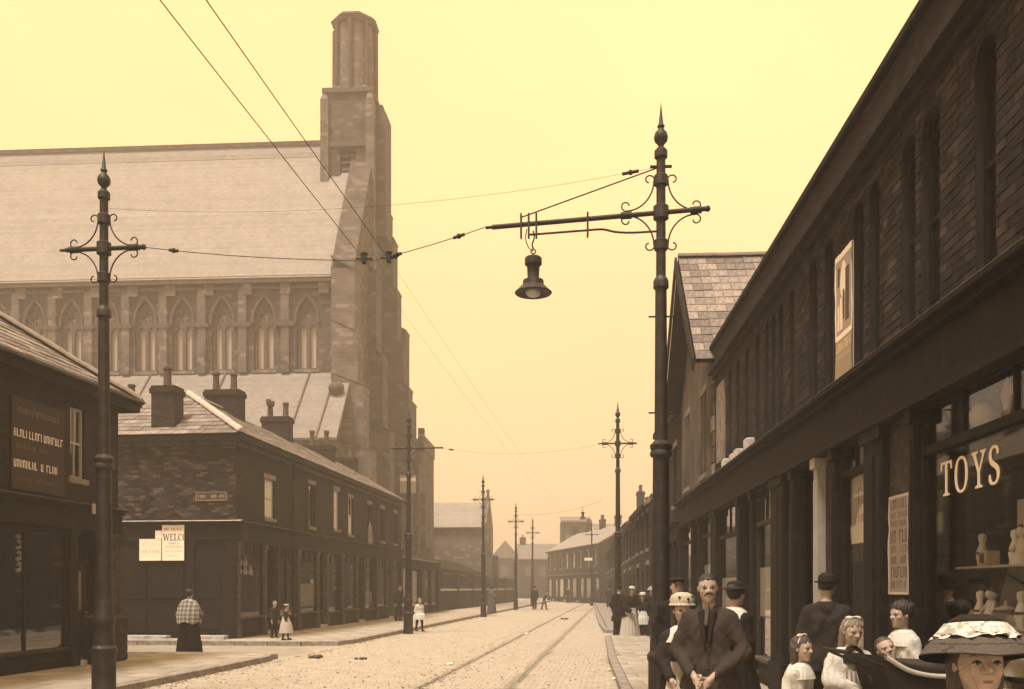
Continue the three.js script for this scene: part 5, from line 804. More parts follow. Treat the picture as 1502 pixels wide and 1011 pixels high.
{ // terrace closing the view where the street bends, and bulks behind it
  seed(71);
  const a = -1.377, P = [4.4, 0, -114], dir = [Math.cos(a), -Math.sin(a)];
  const nm = ['far bend terrace house at the outer end, faint', 'far bend terrace house, second from the faint end, pale doorway', 'far bend terrace house, third from the faint end', 'far bend terrace house beside the right-hand terrace'];
  for (let i = 0; i < 4; i++) {
    const p = [P[0] + dir[0] * i * 5.7, 0, P[2] + dir[1] * i * 5.7], wn = [[0.7, 1.6, 3.9, 5.5], [3.4, 4.3, 3.9, 5.5]];
    plainHouse('bend_house', nm[i], () => p, a, 0, 0, 5.68, { eave: 6.2, ridge: 8.3, depth: 7, fy0: 2.7, fy1: 3.1, wall: 'rowwall', windows: wn, winOf: [i === 2 ? { glass: 'blind' } : {}, i === 1 ? { glass: 'blind' } : {}], shop: [['pil', 0, 0.3], ['win', 0.3, 2.4, { blind: i === 1 ? [0, 1] : undefined }], ['pil', 2.4, 2.6], ['door', 2.6, 3.6, { glass: i === 2 ? 'blind' : 'glass' }], ['pil', 3.6, 3.8], ['win', 3.8, 5.4, {}], ['pil', 5.4, 5.68]], stacks: [[0.5, -3.5, 9.3, 0.9, 0.5]], group: 'terrace houses at the bend', roof: 'churchroof' });
  }
  const mill = thing('mill_building', 'broad hazy mill rising behind the bend terrace', 'building', [7.4, 0, -136], 0); mk('wall', bx(0, 4.2, 0, 11.6, -6, 0), 'rowwall', mill); mk('roof', [slab([[-0.2, 11.5, 0.2], [4.4, 11.5, 0.2], [4.4, 12.4, -3], [-0.2, 12.4, -3]], 0.2)], 'slatefar', mill); for (let k = 0; k < 3; k++) mk('window', bx(0.5 + k * 1.3, 1.2 + k * 1.3, 8, 9.6, 0, 0.05), 'shadeglass', mill);
  const m2 = thing('warehouse', 'lower hazy warehouse beside the mill', 'building', [12.2, 0, -134], 0); mk('wall', bx(0, 5, 0, 10.2, -6, 0), 'rowwall', m2); mk('roof', slab([[-0.2, 10.1, 0.2], [5.2, 10.1, 0.2], [5.2, 11.2, -3], [-0.2, 11.2, -3]], 0.2), 'slatefar', m2); for (let k = 0; k < 3; k++) mk('window', bx(0.6 + k * 1.4, 1.3 + k * 1.4, 7, 8.6, 0, 0.05), 'shadeglass', m2);
  const m3 = thing('end_cottages', 'faint cottages closing the left side of the bend', 'house', [1.2, 0, -142], 0.1); mk('wall', bx(0, 7, 0, 6.2, -6, 0), 'rowwall', m3); mk('roof', [slab([[-0.2, 6.1, 0.3], [7.2, 6.1, 0.3], [7.2, 8.6, -3], [-0.2, 8.6, -3]], 0.2), slab([[7.2, 6.1, -6.3], [-0.2, 6.1, -6.3], [-0.2, 8.6, -3], [7.2, 8.6, -3]], 0.2)], 'slatefar', m3); for (let k = 0; k < 3; k++) mk('window', bx(0.8 + k * 2.2, 1.8 + k * 2.2, 3.4, 5, 0, 0.05), 'shadeglass', m3); mk('door', bx(3, 3.9, 0, 2.1, 0, 0.05), 'greywood', m3); stack(m3, 0.8, -3, 7.5, 9.6, 0.9, 0.6, [[0, 0, 0.4]], 'rowwall');
  const m4 = thing('end_gable', 'faint gabled house at the far left of the bend', 'house', [-3.4, 0, -150], 0); mk('wall', bx(0, 4.6, 0, 6.5, -6, 0), 'rowwall', m4); const g = new THREE.Shape(); g.moveTo(-0.2, 6.5); g.lineTo(4.8, 6.5); g.lineTo(2.3, 9.4); g.closePath(); mk('roof', extr(g, 6).translate(0, 0, -6), 'slatefar', m4); mk('window', bx(1.6, 2.8, 3.6, 5.2, 0, 0.05), 'shadeglass', m4);
  const sg = thing('white_sign', 'small white sign on the hazy far tram pole', 'sign', FR(2.35, 83.9, 4.1), -TR); mk('board', rbx(-0.42, 0.3, 0, 0.26, -0.03, 0, 0.01), 'paper', sg); mk('clip', bx(0.2, 0.36, 0.08, 0.16, -0.12, -0.03), 'iron', sg);
}

// ---------------------------------------------------------------- people
const cap = (a, b, ra, rb = ra) => { const dx = b[0] - a[0], dy = b[1] - a[1], dz = b[2] - a[2], l = dx * dx + dy * dy + dz * dz || 1e-9; return (x, y, z) => { const px = x - a[0], py = y - a[1], pz = z - a[2]; let h = (px * dx + py * dy + pz * dz) / l; h = h < 0 ? 0 : h > 1 ? 1 : h; const ex = px - dx * h, ey = py - dy * h, ez = pz - dz * h; return Math.sqrt(ex * ex + ey * ey + ez * ez) - (ra + (rb - ra) * h); }; };
const ell = (c, r) => (x, y, z) => { const a = (x - c[0]) / r[0], b = (y - c[1]) / r[1], d = (z - c[2]) / r[2], k0 = Math.sqrt(a * a + b * b + d * d), a1 = a / r[0], b1 = b / r[1], d1 = d / r[2], k1 = Math.sqrt(a1 * a1 + b1 * b1 + d1 * d1) || 1e-9; return k0 * (k0 - 1) / k1; };
const smin = (a, b, k) => { const h = Math.max(k - Math.abs(a - b), 0) / k; return Math.min(a, b) - h * h * k * 0.25; };
const uni = (list, k) => (x, y, z) => { let d = list[0](x, y, z); for (let i = 1; i < list.length; i++) d = smin(d, list[i](x, y, z), k); return d; };
function nets(f, lo, hi, c) {                         // surface of f = 0 on a grid
  const n = [0, 1, 2].map((i) => Math.ceil((hi[i] - lo[i]) / c) + 1), [nx, ny, nz] = n, v = new Float32Array(nx * ny * nz), id = (i, j, k) => i + nx * (j + ny * k);
  for (let k = 0; k < nz; k++) for (let j = 0; j < ny; j++) for (let i = 0; i < nx; i++) v[id(i, j, k)] = f(lo[0] + i * c, lo[1] + j * c, lo[2] + k * c);
  const vert = new Int32Array(nx * ny * nz).fill(-1), pos = [], nor = [], idx = [];
  const E = [[0, 1], [2, 3], [4, 5], [6, 7], [0, 2], [1, 3], [4, 6], [5, 7], [0, 4], [1, 5], [2, 6], [3, 7]];
  for (let k = 0; k < nz - 1; k++) for (let j = 0; j < ny - 1; j++) for (let i = 0; i < nx - 1; i++) {
    const q = []; let m = 0; for (let t = 0; t < 8; t++) { const d = v[id(i + (t & 1), j + ((t >> 1) & 1), k + (t >> 2))]; q.push(d); if (d < 0) m |= 1 << t; }
    if (m === 0 || m === 255) continue;
    let x = 0, y = 0, z = 0, cnt = 0;
    for (const [a, b] of E) { if ((q[a] < 0) === (q[b] < 0)) continue; const s = q[a] / (q[a] - q[b]); x += (a & 1) + s * ((b & 1) - (a & 1)); y += ((a >> 1) & 1) + s * (((b >> 1) & 1) - ((a >> 1) & 1)); z += (a >> 2) + s * ((b >> 2) - (a >> 2)); cnt++; }
    x = lo[0] + (i + x / cnt) * c; y = lo[1] + (j + y / cnt) * c; z = lo[2] + (k + z / cnt) * c;
    vert[id(i, j, k)] = pos.length / 3; pos.push(x, y, z);
    const e = c * 0.5, gx = f(x + e, y, z) - f(x - e, y, z), gy = f(x, y + e, z) - f(x, y - e, z), gz = f(x, y, z + e) - f(x, y, z - e), l = Math.hypot(gx, gy, gz) || 1; nor.push(gx / l, gy / l, gz / l);
  }
  const quad = (a, b, d, e, flip) => { if (a < 0 || b < 0 || d < 0 || e < 0) return; flip ? idx.push(a, d, b, a, e, d) : idx.push(a, b, d, a, d, e); };
  for (let k = 1; k < nz - 1; k++) for (let j = 1; j < ny - 1; j++) for (let i = 1; i < nx - 1; i++) {
    const s = v[id(i, j, k)] < 0;
    if (s !== v[id(i + 1, j, k)] < 0) quad(vert[id(i, j - 1, k - 1)], vert[id(i, j, k - 1)], vert[id(i, j, k)], vert[id(i, j - 1, k)], !s);
    if (s !== v[id(i, j + 1, k)] < 0) quad(vert[id(i - 1, j, k - 1)], vert[id(i - 1, j, k)], vert[id(i, j, k)], vert[id(i, j, k - 1)], !s);
    if (s !== v[id(i, j, k + 1)] < 0) quad(vert[id(i - 1, j - 1, k)], vert[id(i, j - 1, k)], vert[id(i, j, k)], vert[id(i - 1, j, k)], !s);
  }
  const g = new THREE.BufferGeometry(); g.setAttribute('position', new THREE.Float32BufferAttribute(pos, 3)); g.setAttribute('normal', new THREE.Float32BufferAttribute(nor, 3)); g.setIndex(idx); return muv(g);
}
// a hanging cloth surface: rings from top to bottom with folds; a0..a1 is the angle it covers
function drape(rows, o = {}) {             // rows: [y, rx, rz, cx, cz]
  const S = 56, N = rows.length * 5, pos = [], uv = [], idx = [], a0 = o.a0 ?? 0, a1 = o.a1 ?? Math.PI * 2, folds = o.folds ?? 13, amp = o.amp ?? 0.05, ph = o.phase ?? 0;
  const at = (t) => { const f = t * (rows.length - 1), i = Math.min(rows.length - 2, Math.floor(f)), s = f - i; return rows[i].map((q, k) => q + (rows[i + 1][k] - q) * s); };
  for (let j = 0; j <= N; j++) { const t = j / N, [y, rx, rz, cx = 0, cz = 0] = at(t); for (let i = 0; i <= S; i++) { const a = a0 + (a1 - a0) * i / S, w = 1 + amp * (0.15 + 0.85 * t) * (Math.sin(folds * a + ph + 1.3 * Math.sin(a * 2.0 + ph)) * 0.7 + 0.3 * Math.sin(folds * 1.7 * a + ph * 2)); pos.push(cx + Math.sin(a) * rx * w, y + (o.wavy ?? 0) * t * Math.sin(folds * 0.5 * a), cz + Math.cos(a) * rz * w); uv.push(a * 0.25, y); } }
  for (let j = 0; j < N; j++) for (let i = 0; i < S; i++) { const p = j * (S + 1) + i, q = p + S + 1; idx.push(p, q, p + 1, p + 1, q, q + 1); }
  const g = new THREE.BufferGeometry(); g.setAttribute('position', new THREE.Float32BufferAttribute(pos, 3)); g.setAttribute('uv', new THREE.Float32BufferAttribute(uv, 2)); g.setIndex(idx); g.computeVertexNormals(); return g;
}
function headField(man) {                 // chin at 0, crown at 1, facing +z
  const base = uni([ell([0, 0.62, -0.04], [0.325, 0.38, 0.41]), cap([0, 0.45, 0.06], [0, 0.13, 0.17], 0.265, man ? 0.15 : 0.125), ell([0, 0.28, 0.07], [man ? 0.255 : 0.235, 0.22, 0.25]), cap([0, 0.2, -0.08], [0, -0.32, -0.12], man ? 0.20 : 0.165, man ? 0.22 : 0.18)], 0.14);
  const add = uni([cap([0, 0.56, 0.325], [0, 0.40, 0.415], 0.028, 0.05), cap([-0.06, 0.385, 0.36], [0.06, 0.385, 0.36], 0.035), cap([-0.17, 0.585, 0.285], [0.17, 0.585, 0.285], 0.045), ell([0, 0.262, 0.315], [0.095, 0.026, 0.045]), ell([0, 0.212, 0.305], [0.08, 0.032, 0.045]), ell([0, 0.08, 0.25], [0.08, 0.07, 0.07]), ell([-0.17, 0.41, 0.22], [0.09, 0.08, 0.08]), ell([0.17, 0.41, 0.22], [0.09, 0.08, 0.08])], 0.05);
  const ear = uni([ell([-0.335, 0.48, -0.03], [0.03, 0.1, 0.065]), ell([0.335, 0.48, -0.03], [0.03, 0.1, 0.065])], 0.01);
  const sock = uni([ell([-0.14, 0.505, 0.40], [0.085, 0.05, 0.09]), ell([0.14, 0.505, 0.40], [0.085, 0.05, 0.09]), ell([0, 0.238, 0.365], [0.08, 0.008, 0.05])], 0.01);
  return (x, y, z) => { let d = smin(smin(base(x, y, z), add(x, y, z), 0.07), ear(x, y, z), 0.03); const s = -sock(x, y, z), k = 0.04, h = Math.max(k - Math.abs(d - s), 0) / k; d = Math.max(d, s) + h * h * k * 0.25; return d; };
}
const headCache = {};
function headGeo(man, cell) { const k = man + '/' + cell; return headCache[k] ??= nets(headField(man), [-0.46, -0.4, -0.56], [0.46, 1.12, 0.56], cell); }
function handGeo() {                      // wrist at 0, fingers along -y, palm towards +z, thumb towards +x; unit: metres for an adult
  return headCache.hand ??= nets(uni([ell([0, -0.05, 0], [0.042, 0.055, 0.017]), cap([0, 0.02, 0], [0, -0.02, 0], 0.026, 0.03), ...[[-0.03, 0.062], [-0.010, 0.074], [0.011, 0.07], [0.031, 0.056]].flatMap(([x, l]) => [cap([x, -0.09, 0.002], [x * 1.1, -0.09 - l * 0.5, 0.012], 0.0095, 0.0088), cap([x * 1.1, -0.09 - l * 0.5, 0.012], [x * 1.1, -0.09 - l * 0.9, 0.034], 0.0088, 0.0075)]), cap([0.035, -0.03, 0.006], [0.062, -0.065, 0.022], 0.013, 0.011), cap([0.062, -0.065, 0.022], [0.064, -0.098, 0.034], 0.011, 0.0085)], 0.012), [-0.07, -0.19, -0.05], [0.1, 0.07, 0.08], 0.0045);
}
const ROT = (g, e, p) => g.applyMatrix4(new THREE.Matrix4().makeRotationFromEuler(new THREE.Euler(...e)).setPosition(...p));
function person(label, px, d, yBase, yaw, o) {
  const H = o.H, t = thing('person', label, 'person', [(px - 751) * d / FOCAL, yBase, -d], yaw), near = o.near ?? 0;
  const hh = H * (o.headRatio ?? (o.child ? 1 / 6.1 : 1 / 7.2)), chin = H - hh, sh = chin - 0.05 * H, sw = (o.child ? 0.092 : o.woman ? 0.092 : 0.108) * H, hip = 0.5 * H, lean = o.lean ?? 0;
  const B = (x, y, z) => { const c = Math.cos(lean), s = Math.sin(lean), yy = y - hip; return [x, hip + yy * c - z * s, yy * s + z * c]; };
  const cell = near ? 0.016 : 0.026, r = 0.001 * H * 1000;
  // joints
  const SL = B(-sw, sh - 0.035 * H, 0), SR = B(sw, sh - 0.035 * H, 0), A = o.arms ?? {};
  const arm = (s, S) => { const q = A[s < 0 ? 'l' : 'r'] ?? [[s * (sw + 0.03 * H), sh - 0.18 * H, -0.02 * H], [s * (sw + 0.02 * H), sh - 0.335 * H, 0.035 * H]]; const [e, w] = A[s < 0 ? 'l' : 'r'] ? [[q[0][0] * H, q[0][1] * H, q[0][2] * H], [q[1][0] * H, q[1][1] * H, q[1][2] * H]] : q; return [S, B(...e), B(...w)]; };
  const aL = arm(-1, SL), aR = arm(1, SR), step = o.step ?? 0.02;
  const legs = [-1, 1].map((s) => [[s * 0.05 * H, hip, 0], [s * 0.055 * H, 0.28 * H, (s * step * 0.6 + 0.01) * H], [s * 0.055 * H, 0.05 * H, s * step * H - 0.01 * H]]);
  const torso = (f) => [cap(B(-0.045 * H, hip + 0.0 * H, 0), B(-0.052 * H, sh - 0.085 * H, 0), 0.056 * H + f, 0.056 * H + f), cap(B(0.045 * H, hip, 0), B(0.052 * H, sh - 0.085 * H, 0), 0.056 * H + f, 0.056 * H + f), cap(B(0, sh + 0.002 * H, 0), B(-sw * 0.9, sh - 0.036 * H, 0), 0.03 * H + f, 0.03 * H + f), cap(B(0, sh + 0.002 * H, 0), B(sw * 0.9, sh - 0.036 * H, 0), 0.03 * H + f, 0.03 * H + f), cap(B(0, sh - 0.01 * H, -0.005 * H), B(0, chin + 0.02 * H, 0.012 * H), 0.034 * H + f * 0.5, 0.03 * H + f * 0.5)];
  const arms = (f, ff) => [aL, aR].flatMap(([S, E, W]) => [cap(S, E, 0.031 * H + f, 0.026 * H + f), cap(E, W, 0.026 * H + f, 0.018 * H + (ff ?? f))]);
  const legF = (f, low) => legs.flatMap(([a, b, c]) => [cap(a, b, 0.052 * H + f, 0.035 * H + f), cap(b, c, 0.035 * H + f, (low ?? 0.022) * H + f)]);
  const zmin = -0.3 * H, zmax = 0.55 * H, X = 0.34 * H;
  // the body: one mesh of trunk and limbs with its own finer head and hands
  const parts = [nets(uni([...torso(0), ...arms(0), ...legF(0), ...legs.map(([, , c]) => cap([c[0], 0.035 * H, c[2]], [c[0] * 1.15, 0.026 * H, c[2] + 0.07 * H], 0.024 * H, 0.02 * H))], 0.03 * H), [-X, -0.02, zmin], [X, chin + 0.07 * H, zmax], cell * 1.2)];
  const hp = B(0, chin, 0.022 * H), hy = o.headYaw ?? 0, ht = o.headPitch ?? 0, hr = o.headRoll ?? 0;
  const HM = new THREE.Matrix4().makeRotationFromEuler(new THREE.Euler(ht + lean * 0.6, hy, hr, 'YXZ')).setPosition(...hp).multiply(new THREE.Matrix4().makeScale(hh, hh, hh));
  parts.push(headGeo(!!o.man, near ? (near > 1 ? 0.020 : 0.026) : 0.05).clone().applyMatrix4(HM));
  const hs = H / 1.7 * (o.child ? 0.95 : 1);
  if (near) [aL, aR].forEach(([, E, W], i) => { const dir = V(...W).sub(V(...E)).normalize(), g = handGeo().clone().scale(i ? -hs : hs, hs, hs); if (i) { const ix = g.index.array; for (let k = 0; k < ix.length; k += 3) [ix[k], ix[k + 1]] = [ix[k + 1], ix[k]]; const nn = g.attributes.normal; for (let k = 0; k < nn.count; k++) nn.setXYZ(k, nn.getX(k), nn.getY(k), nn.getZ(k)); } const q = new THREE.Quaternion().setFromUnitVectors(V(0, -1, 0), dir).multiply(new THREE.Quaternion().setFromAxisAngle(V(0, 1, 0), o.handTurn?.[i] ?? (i ? 1.2 : -1.2))); g.applyQuaternion(q).translate(...W); g.computeVertexNormals(); parts.push(g); });
  else [aL, aR].forEach(([, E, W]) => { const dir = V(...W).sub(V(...E)).normalize().multiplyScalar(0.07 * H); parts.push(nets(cap(W, V(...W).add(dir).toArray(), 0.02 * H, 0.016 * H), [W[0] - 0.13 * H, W[1] - 0.13 * H, W[2] - 0.13 * H], [W[0] + 0.13 * H, W[1] + 0.13 * H, W[2] + 0.13 * H], 0.018)); });
  const body = mk('body', parts, 'skin', t);
  if (near) { // face
    const put = (name, g, m) => mk(name, g.applyMatrix4(HM), m, body);
    for (const s of [-1, 1]) { put('eye', new THREE.SphereGeometry(0.05, 12, 10).scale(1.15, 0.62, 0.8).translate(s * 0.14, 0.503, 0.302), 'eyewhite'); put('iris', new THREE.SphereGeometry(0.024, 10, 8).scale(1, 1, 0.5).translate(s * 0.14, 0.506, 0.339), 'iris'); put('eyelid', tube([[s * 0.075, 0.505, 0.325], [s * 0.14, 0.54, 0.352], [s * 0.205, 0.51, 0.31]], 0.011, 5, 12), o.hairMat === 'hairfair' ? 'hairmid' : 'hairdark'); put('eyebrow', tube([[s * 0.055, 0.585, 0.342], [s * 0.14, 0.612, 0.338], [s * 0.225, 0.575, 0.275]], o.man ? 0.024 : 0.014, 5, 12).scale(1, 1, 1), o.man ? 'hairdark' : o.hairMat ?? 'hairdark'); }
    put('lips', mergeGeometries([tube([[-0.085, 0.24, 0.312], [0, 0.258, 0.352], [0.085, 0.24, 0.312]], 0.018, 6, 12), tube([[-0.075, 0.232, 0.31], [0, 0.215, 0.345], [0.075, 0.232, 0.31]], 0.018, 6, 12)]), 'lip');
    if (o.moustache) put('moustache', mergeGeometries([tube([[0, 0.335, 0.375], [-0.07, 0.31, 0.35], [-0.155, 0.25, 0.27]], 0.036, 6, 14), tube([[0, 0.335, 0.375], [0.07, 0.31, 0.35], [0.155, 0.25, 0.27]], 0.036, 6, 14)]), 'hairdark');
  }
  // hair
  const hl = o.hair ?? 'short', hairF = (() => {
    const shell0 = uni([ell([0, 0.64, -0.06], hl === 'short' ? [0.347, 0.385, 0.425] : [0.36, 0.41, 0.43]), ...(hl === 'short' ? [] : hl === 'bun' ? [ell([0, 0.8, -0.4], [0.17, 0.16, 0.16]), ell([0, 0.75, -0.1], [0.40, 0.36, 0.42])] : [cap([-0.24, 0.5, -0.16], [-0.27, -0.12, -0.2], 0.17, 0.1), cap([0.24, 0.5, -0.16], [0.27, -0.12, -0.2], 0.17, 0.1), cap([0, 0.45, -0.28], [0, -0.3, -0.3], 0.24, 0.14)])], 0.1);
    const fr = hl === 'short' ? 0.78 : 0.74;
    return (x, y, z) => { const face = Math.max(-(z - (hl === 'short' ? 0.04 : 0.1)), y - fr + 0.35 * x * x, Math.abs(x) - 0.30), low = hl === 'short' ? 0.36 - y : -9; return Math.max(shell0(x, y, z) + (hl === 'short' ? 0.025 : 0.05) * (vnoise(x * 26 + 40, z * 26 + y * 4 + 40, 256, 9) - 0.5) + 0.03 * (vnoise(x * 50 + 40, z * 50 + 40, 256, 10) - 0.5), -face, low); };
  })();
  mk('hair', nets(hairF, [-0.62, -0.5, -0.72], [0.62, 1.2, 0.55], near ? 0.03 : 0.055).applyMatrix4(HM), o.hairMat ?? 'hairdark', t);
  if (o.bow) mk('hair_bow', mergeGeometries([ell([-0.17, 1.02, 0], [0.17, 0.08, 0.1]), ell([0.17, 1.02, 0], [0.17, 0.08, 0.1]), ell([0, 1.0, 0.02], [0.06, 0.06, 0.08])].map((f) => nets(f, [-0.4, 0.86, -0.2], [0.4, 1.16, 0.2], 0.03)).concat([tube([[-0.33, 0.72, 0.02], [-0.2, 1.0, 0.06], [0, 1.07, 0.08], [0.2, 1.0, 0.06], [0.33, 0.72, 0.02]], 0.035, 6, 24)]).map((g) => muv(g.index ? g.toNonIndexed() : g))).applyMatrix4(HM), 'whitecloth', t);
  // hats
  const L = (pts, s = 28) => lathe(pts, s);
  if (o.hat === 'bowler') { const h = mk('hat', L([[0.0, 1.18], [0.2, 1.16], [0.34, 1.04], [0.385, 0.86], [0.385, 0.74], [0.50, 0.75], [0.55, 0.79], [0.555, 0.775], [0.50, 0.725], [0.36, 0.72]]).scale(0.95, 1, 1.1).translate(0, -0.02, -0.05).applyMatrix4(HM), o.hatMat ?? 'felt', t); }
  if (o.hat === 'cap') mk('cap', [L([[0, 1.06], [0.3, 1.04], [0.46, 0.96], [0.47, 0.9], [0.4, 0.86], [0.37, 0.76], [0.34, 0.76]]).translate(0, 0, -0.05), new THREE.CylinderGeometry(0.36, 0.38, 0.03, 24, 1, false, -1.1, 2.2).scale(1, 1, 1.15).rotateX(0.2).translate(0, 0.76, 0.12)].map((g) => g.applyMatrix4(HM)), o.hatMat ?? 'felt', t);
  if (o.hat === 'cloche' || o.hat === 'brim') {
    const wide = o.hat === 'brim', R0 = wide ? (o.brim ?? 0.95) : 0.5, pts = wide ? [[0, 1.16], [0.22, 1.15], [0.38, 1.06], [0.42, 0.92], [0.42, 0.80]] : [[0, 1.2], [0.2, 1.19], [0.4, 1.08], [0.47, 0.92], [0.45, 0.76]];
    mk('hat_crown', L(pts).translate(0, o.hatLift ?? 0, -0.05).applyMatrix4(HM), o.hatMat ?? 'straw', t);
    const rows = []; for (let i = 0; i <= 4; i++) { const u = i / 4; rows.push([0.80 + (wide ? 0.06 * Math.sin(u * 2.2) - (o.droop ?? 0.22) * u * u : -0.08 * u) + (o.hatLift ?? 0), (wide ? 0.40 : 0.45) + (R0 - (wide ? 0.40 : 0.45)) * u, ((wide ? 0.42 : 0.46) + (R0 - (wide ? 0.42 : 0.46)) * u), 0, -0.05]); }
    const br = drape(rows, { folds: 3, amp: wide ? 0.05 : 0.02, phase: o.phase ?? 1, wavy: wide ? 0.05 : 0 }); const under = br.clone().translate(0, -0.018, 0); mk('hat_brim', br.applyMatrix4(HM), o.brimMat ?? o.hatMat ?? 'straw', t); mk('brim_lining', under.applyMatrix4(HM), o.lining ?? o.brimMat ?? o.hatMat ?? 'straw', t);
    if (o.ribbon) mk('hat_ribbon', [L(wide ? [[0.43, 0.8], [0.48, 0.83], [0.475, 0.98], [0.42, 1.0]] : [[0.46, 0.78], [0.49, 0.8], [0.49, 0.88], [0.46, 0.9]]).translate(0, o.hatLift ?? 0, -0.05), ...(wide ? [0, 1, 2].map((k) => drape([[1.02 - k * 0.05, 0.43 + k * 0.035, 0.45 + k * 0.035], [0.93 - k * 0.05, 0.50 + k * 0.035, 0.52 + k * 0.035], [0.84 - k * 0.02, 0.54 + k * 0.04, 0.56 + k * 0.04]], { folds: 11 + 4 * k, amp: 0.07, phase: k * 2, wavy: 0.03 }).translate(0, o.hatLift ?? 0, -0.05)) : [])].map((g) => g.applyMatrix4(HM)), o.ribbon, t);
    if (o.dots) for (const [x, y, z] of [[-0.2, 1.0, 0.36], [0.12, 0.94, 0.42], [0.3, 1.03, 0.24]]) mk('hat_button', new THREE.SphereGeometry(0.05, 8, 6).translate(x, y, z).applyMatrix4(HM), 'felt', t);
  }
  // clothes
  const c0 = o.coatLow ?? 0.47, inf = o.bulk ?? 0.012 * H, jac = uni([...torso(inf), ...arms(inf * 0.9, inf * 0.8), ...(o.flare ? [cap(B(-0.05 * H, hip, 0), [-0.07 * H, c0 * H, 0], 0.07 * H + inf, 0.08 * H + inf), cap(B(0.05 * H, hip, 0), [0.07 * H, c0 * H, 0], 0.07 * H + inf, 0.08 * H + inf)] : [])], 0.028 * H);
  const wr = [aL, aR].map(([, E, W]) => { const dv = V(...W).sub(V(...E)).normalize(); return [dv, dv.dot(V(...W)) - 0.012 * H, W]; }), crease = near ? 0.006 : 0.004;
  const neckY = B(0, sh + 0.035 * H, 0), nq = B(0, sh + 0.03 * H, 0.03 * H);
  const nk = cap(B(0, sh + 0.012 * H, 0.045 * H), B(0, chin + 0.03 * H, 0.02 * H), 0.02 * H, 0.042 * H);
  const jf = (x, y, z) => { let dd = jac(x, y, z) + crease * (3.2 * (vnoise(x * 16 + y * 9 + 50, y * 7 - z * 13 + 50, 256, 7) - 0.5) + 1.6 * (vnoise(x * 30 - y * 14 + 90, z * 34 + y * 16 + 90, 256, 8) - 0.5)); dd = Math.max(dd, c0 * H - y); for (const [dv, lim, W] of wr) { const k = dv.x * x + dv.y * y + dv.z * z - lim; if (k > 0 && Math.hypot(x - W[0], y - W[1], z - W[2]) < 0.1 * H) dd = Math.max(dd, k); } const cy = y - neckY[1]; return Math.max(dd, cy, -nk(x, y, z)); };
  const top = mk(o.topName ?? 'jacket', nets(jf, [-X, c0 * H - 0.03, zmin], [X, chin + 0.03 * H, zmax], cell), o.top ?? 'darkcloth', t);
  if (o.collar) mk('collar', drape([[sh + 0.042 * H, 0.045 * H, 0.048 * H], [sh + 0.018 * H, 0.075 * H, 0.07 * H], [sh - 0.03 * H, 0.112 * H, 0.088 * H], [sh - 0.06 * H, 0.128 * H, 0.094 * H]].map(([y, a, b]) => [B(0, y, 0)[1], a, b, 0, B(0, y, 0.004 * H)[2]]), { folds: 6, amp: 0.03, a0: o.collar.a0 ?? 0, a1: o.collar.a1 ?? Math.PI * 2 }), o.collar.m ?? 'whitecloth', t);
  if (o.lapels) { for (const q of [-1, 1]) mk('lapel', nets(cap(B(q * 0.03 * H, sh + 0.0 * H, 0.052 * H), B(q * 0.012 * H, sh - 0.15 * H, 0.076 * H), 0.02 * H, 0.008 * H), [-0.1 * H, sh - 0.2 * H, -0.02 * H], [0.1 * H, sh + 0.08 * H, 0.25 * H], 0.009), 'darkcloth', t); for (let k = 0; k < 3; k++) mk('button', new THREE.SphereGeometry(0.011, 8, 6).translate(...B(0.006, sh - (0.17 + k * 0.06) * H, 0.078 * H)), 'leather', t); }
  if (o.tie) mk('neckcloth', nets(uni([cap(B(0, sh + 0.02 * H, 0.05 * H), B(0, sh - 0.06 * H, 0.085 * H), 0.014 * H, 0.01 * H)], 0.01), [-0.05 * H, sh - 0.12 * H, -0.1 * H], [0.05 * H, sh + 0.1 * H, 0.3 * H], 0.008), o.tie, t);
  if (o.skirt) { const s = o.skirt, hem = (s.hem ?? 0.05) * H, wy = (s.waist ?? 0.6) * H, cz = B(0, wy, 0)[2], f = s.flare ?? 0.17; mk(s.name ?? 'skirt', drape([[wy, 0.092 * H + inf, 0.075 * H + inf, 0, cz], [wy - 0.1 * H, 0.118 * H + inf, 0.1 * H + inf, 0, cz * 0.5], [(wy + hem) / 2, f * 0.82 * H, f * 0.78 * H, 0, 0.01], [hem, f * H, f * 0.95 * H, 0, 0.015]], { folds: s.folds ?? 15, amp: s.amp ?? 0.09, phase: px }), s.m, t, s.m !== 'whitecloth'); }
  if (o.apron) { const s = o.apron, f = (o.skirt?.flare ?? 0.17) + 0.012, wy = 0.61 * H, hem = (s.hem ?? 0.12) * H; mk('apron', drape([[wy, 0.1 * H + inf, 0.085 * H + inf], [wy - 0.1 * H, 0.126 * H + inf, 0.11 * H + inf], [(wy + hem) / 2, f * 0.86 * H, f * 0.84 * H], [hem, f * 1.03 * H, f * 1.02 * H]], { a0: s.a0 ?? -1.1, a1: s.a1 ?? 1.1, folds: 12, amp: 0.06 }), s.m ?? 'whitecloth', t); }
  if (o.shawl) mk('shawl', drape([[sh + 0.05 * H, 0.05 * H, 0.055 * H], [sh + 0.015 * H, 0.12 * H, 0.085 * H], [sh - 0.08 * H, 0.17 * H, 0.115 * H], [sh - 0.2 * H, 0.19 * H, 0.14 * H], [sh - 0.31 * H, 0.175 * H, 0.15 * H]], { folds: 9, amp: 0.06, phase: 2, wavy: 0.03 }), o.shawl, t);
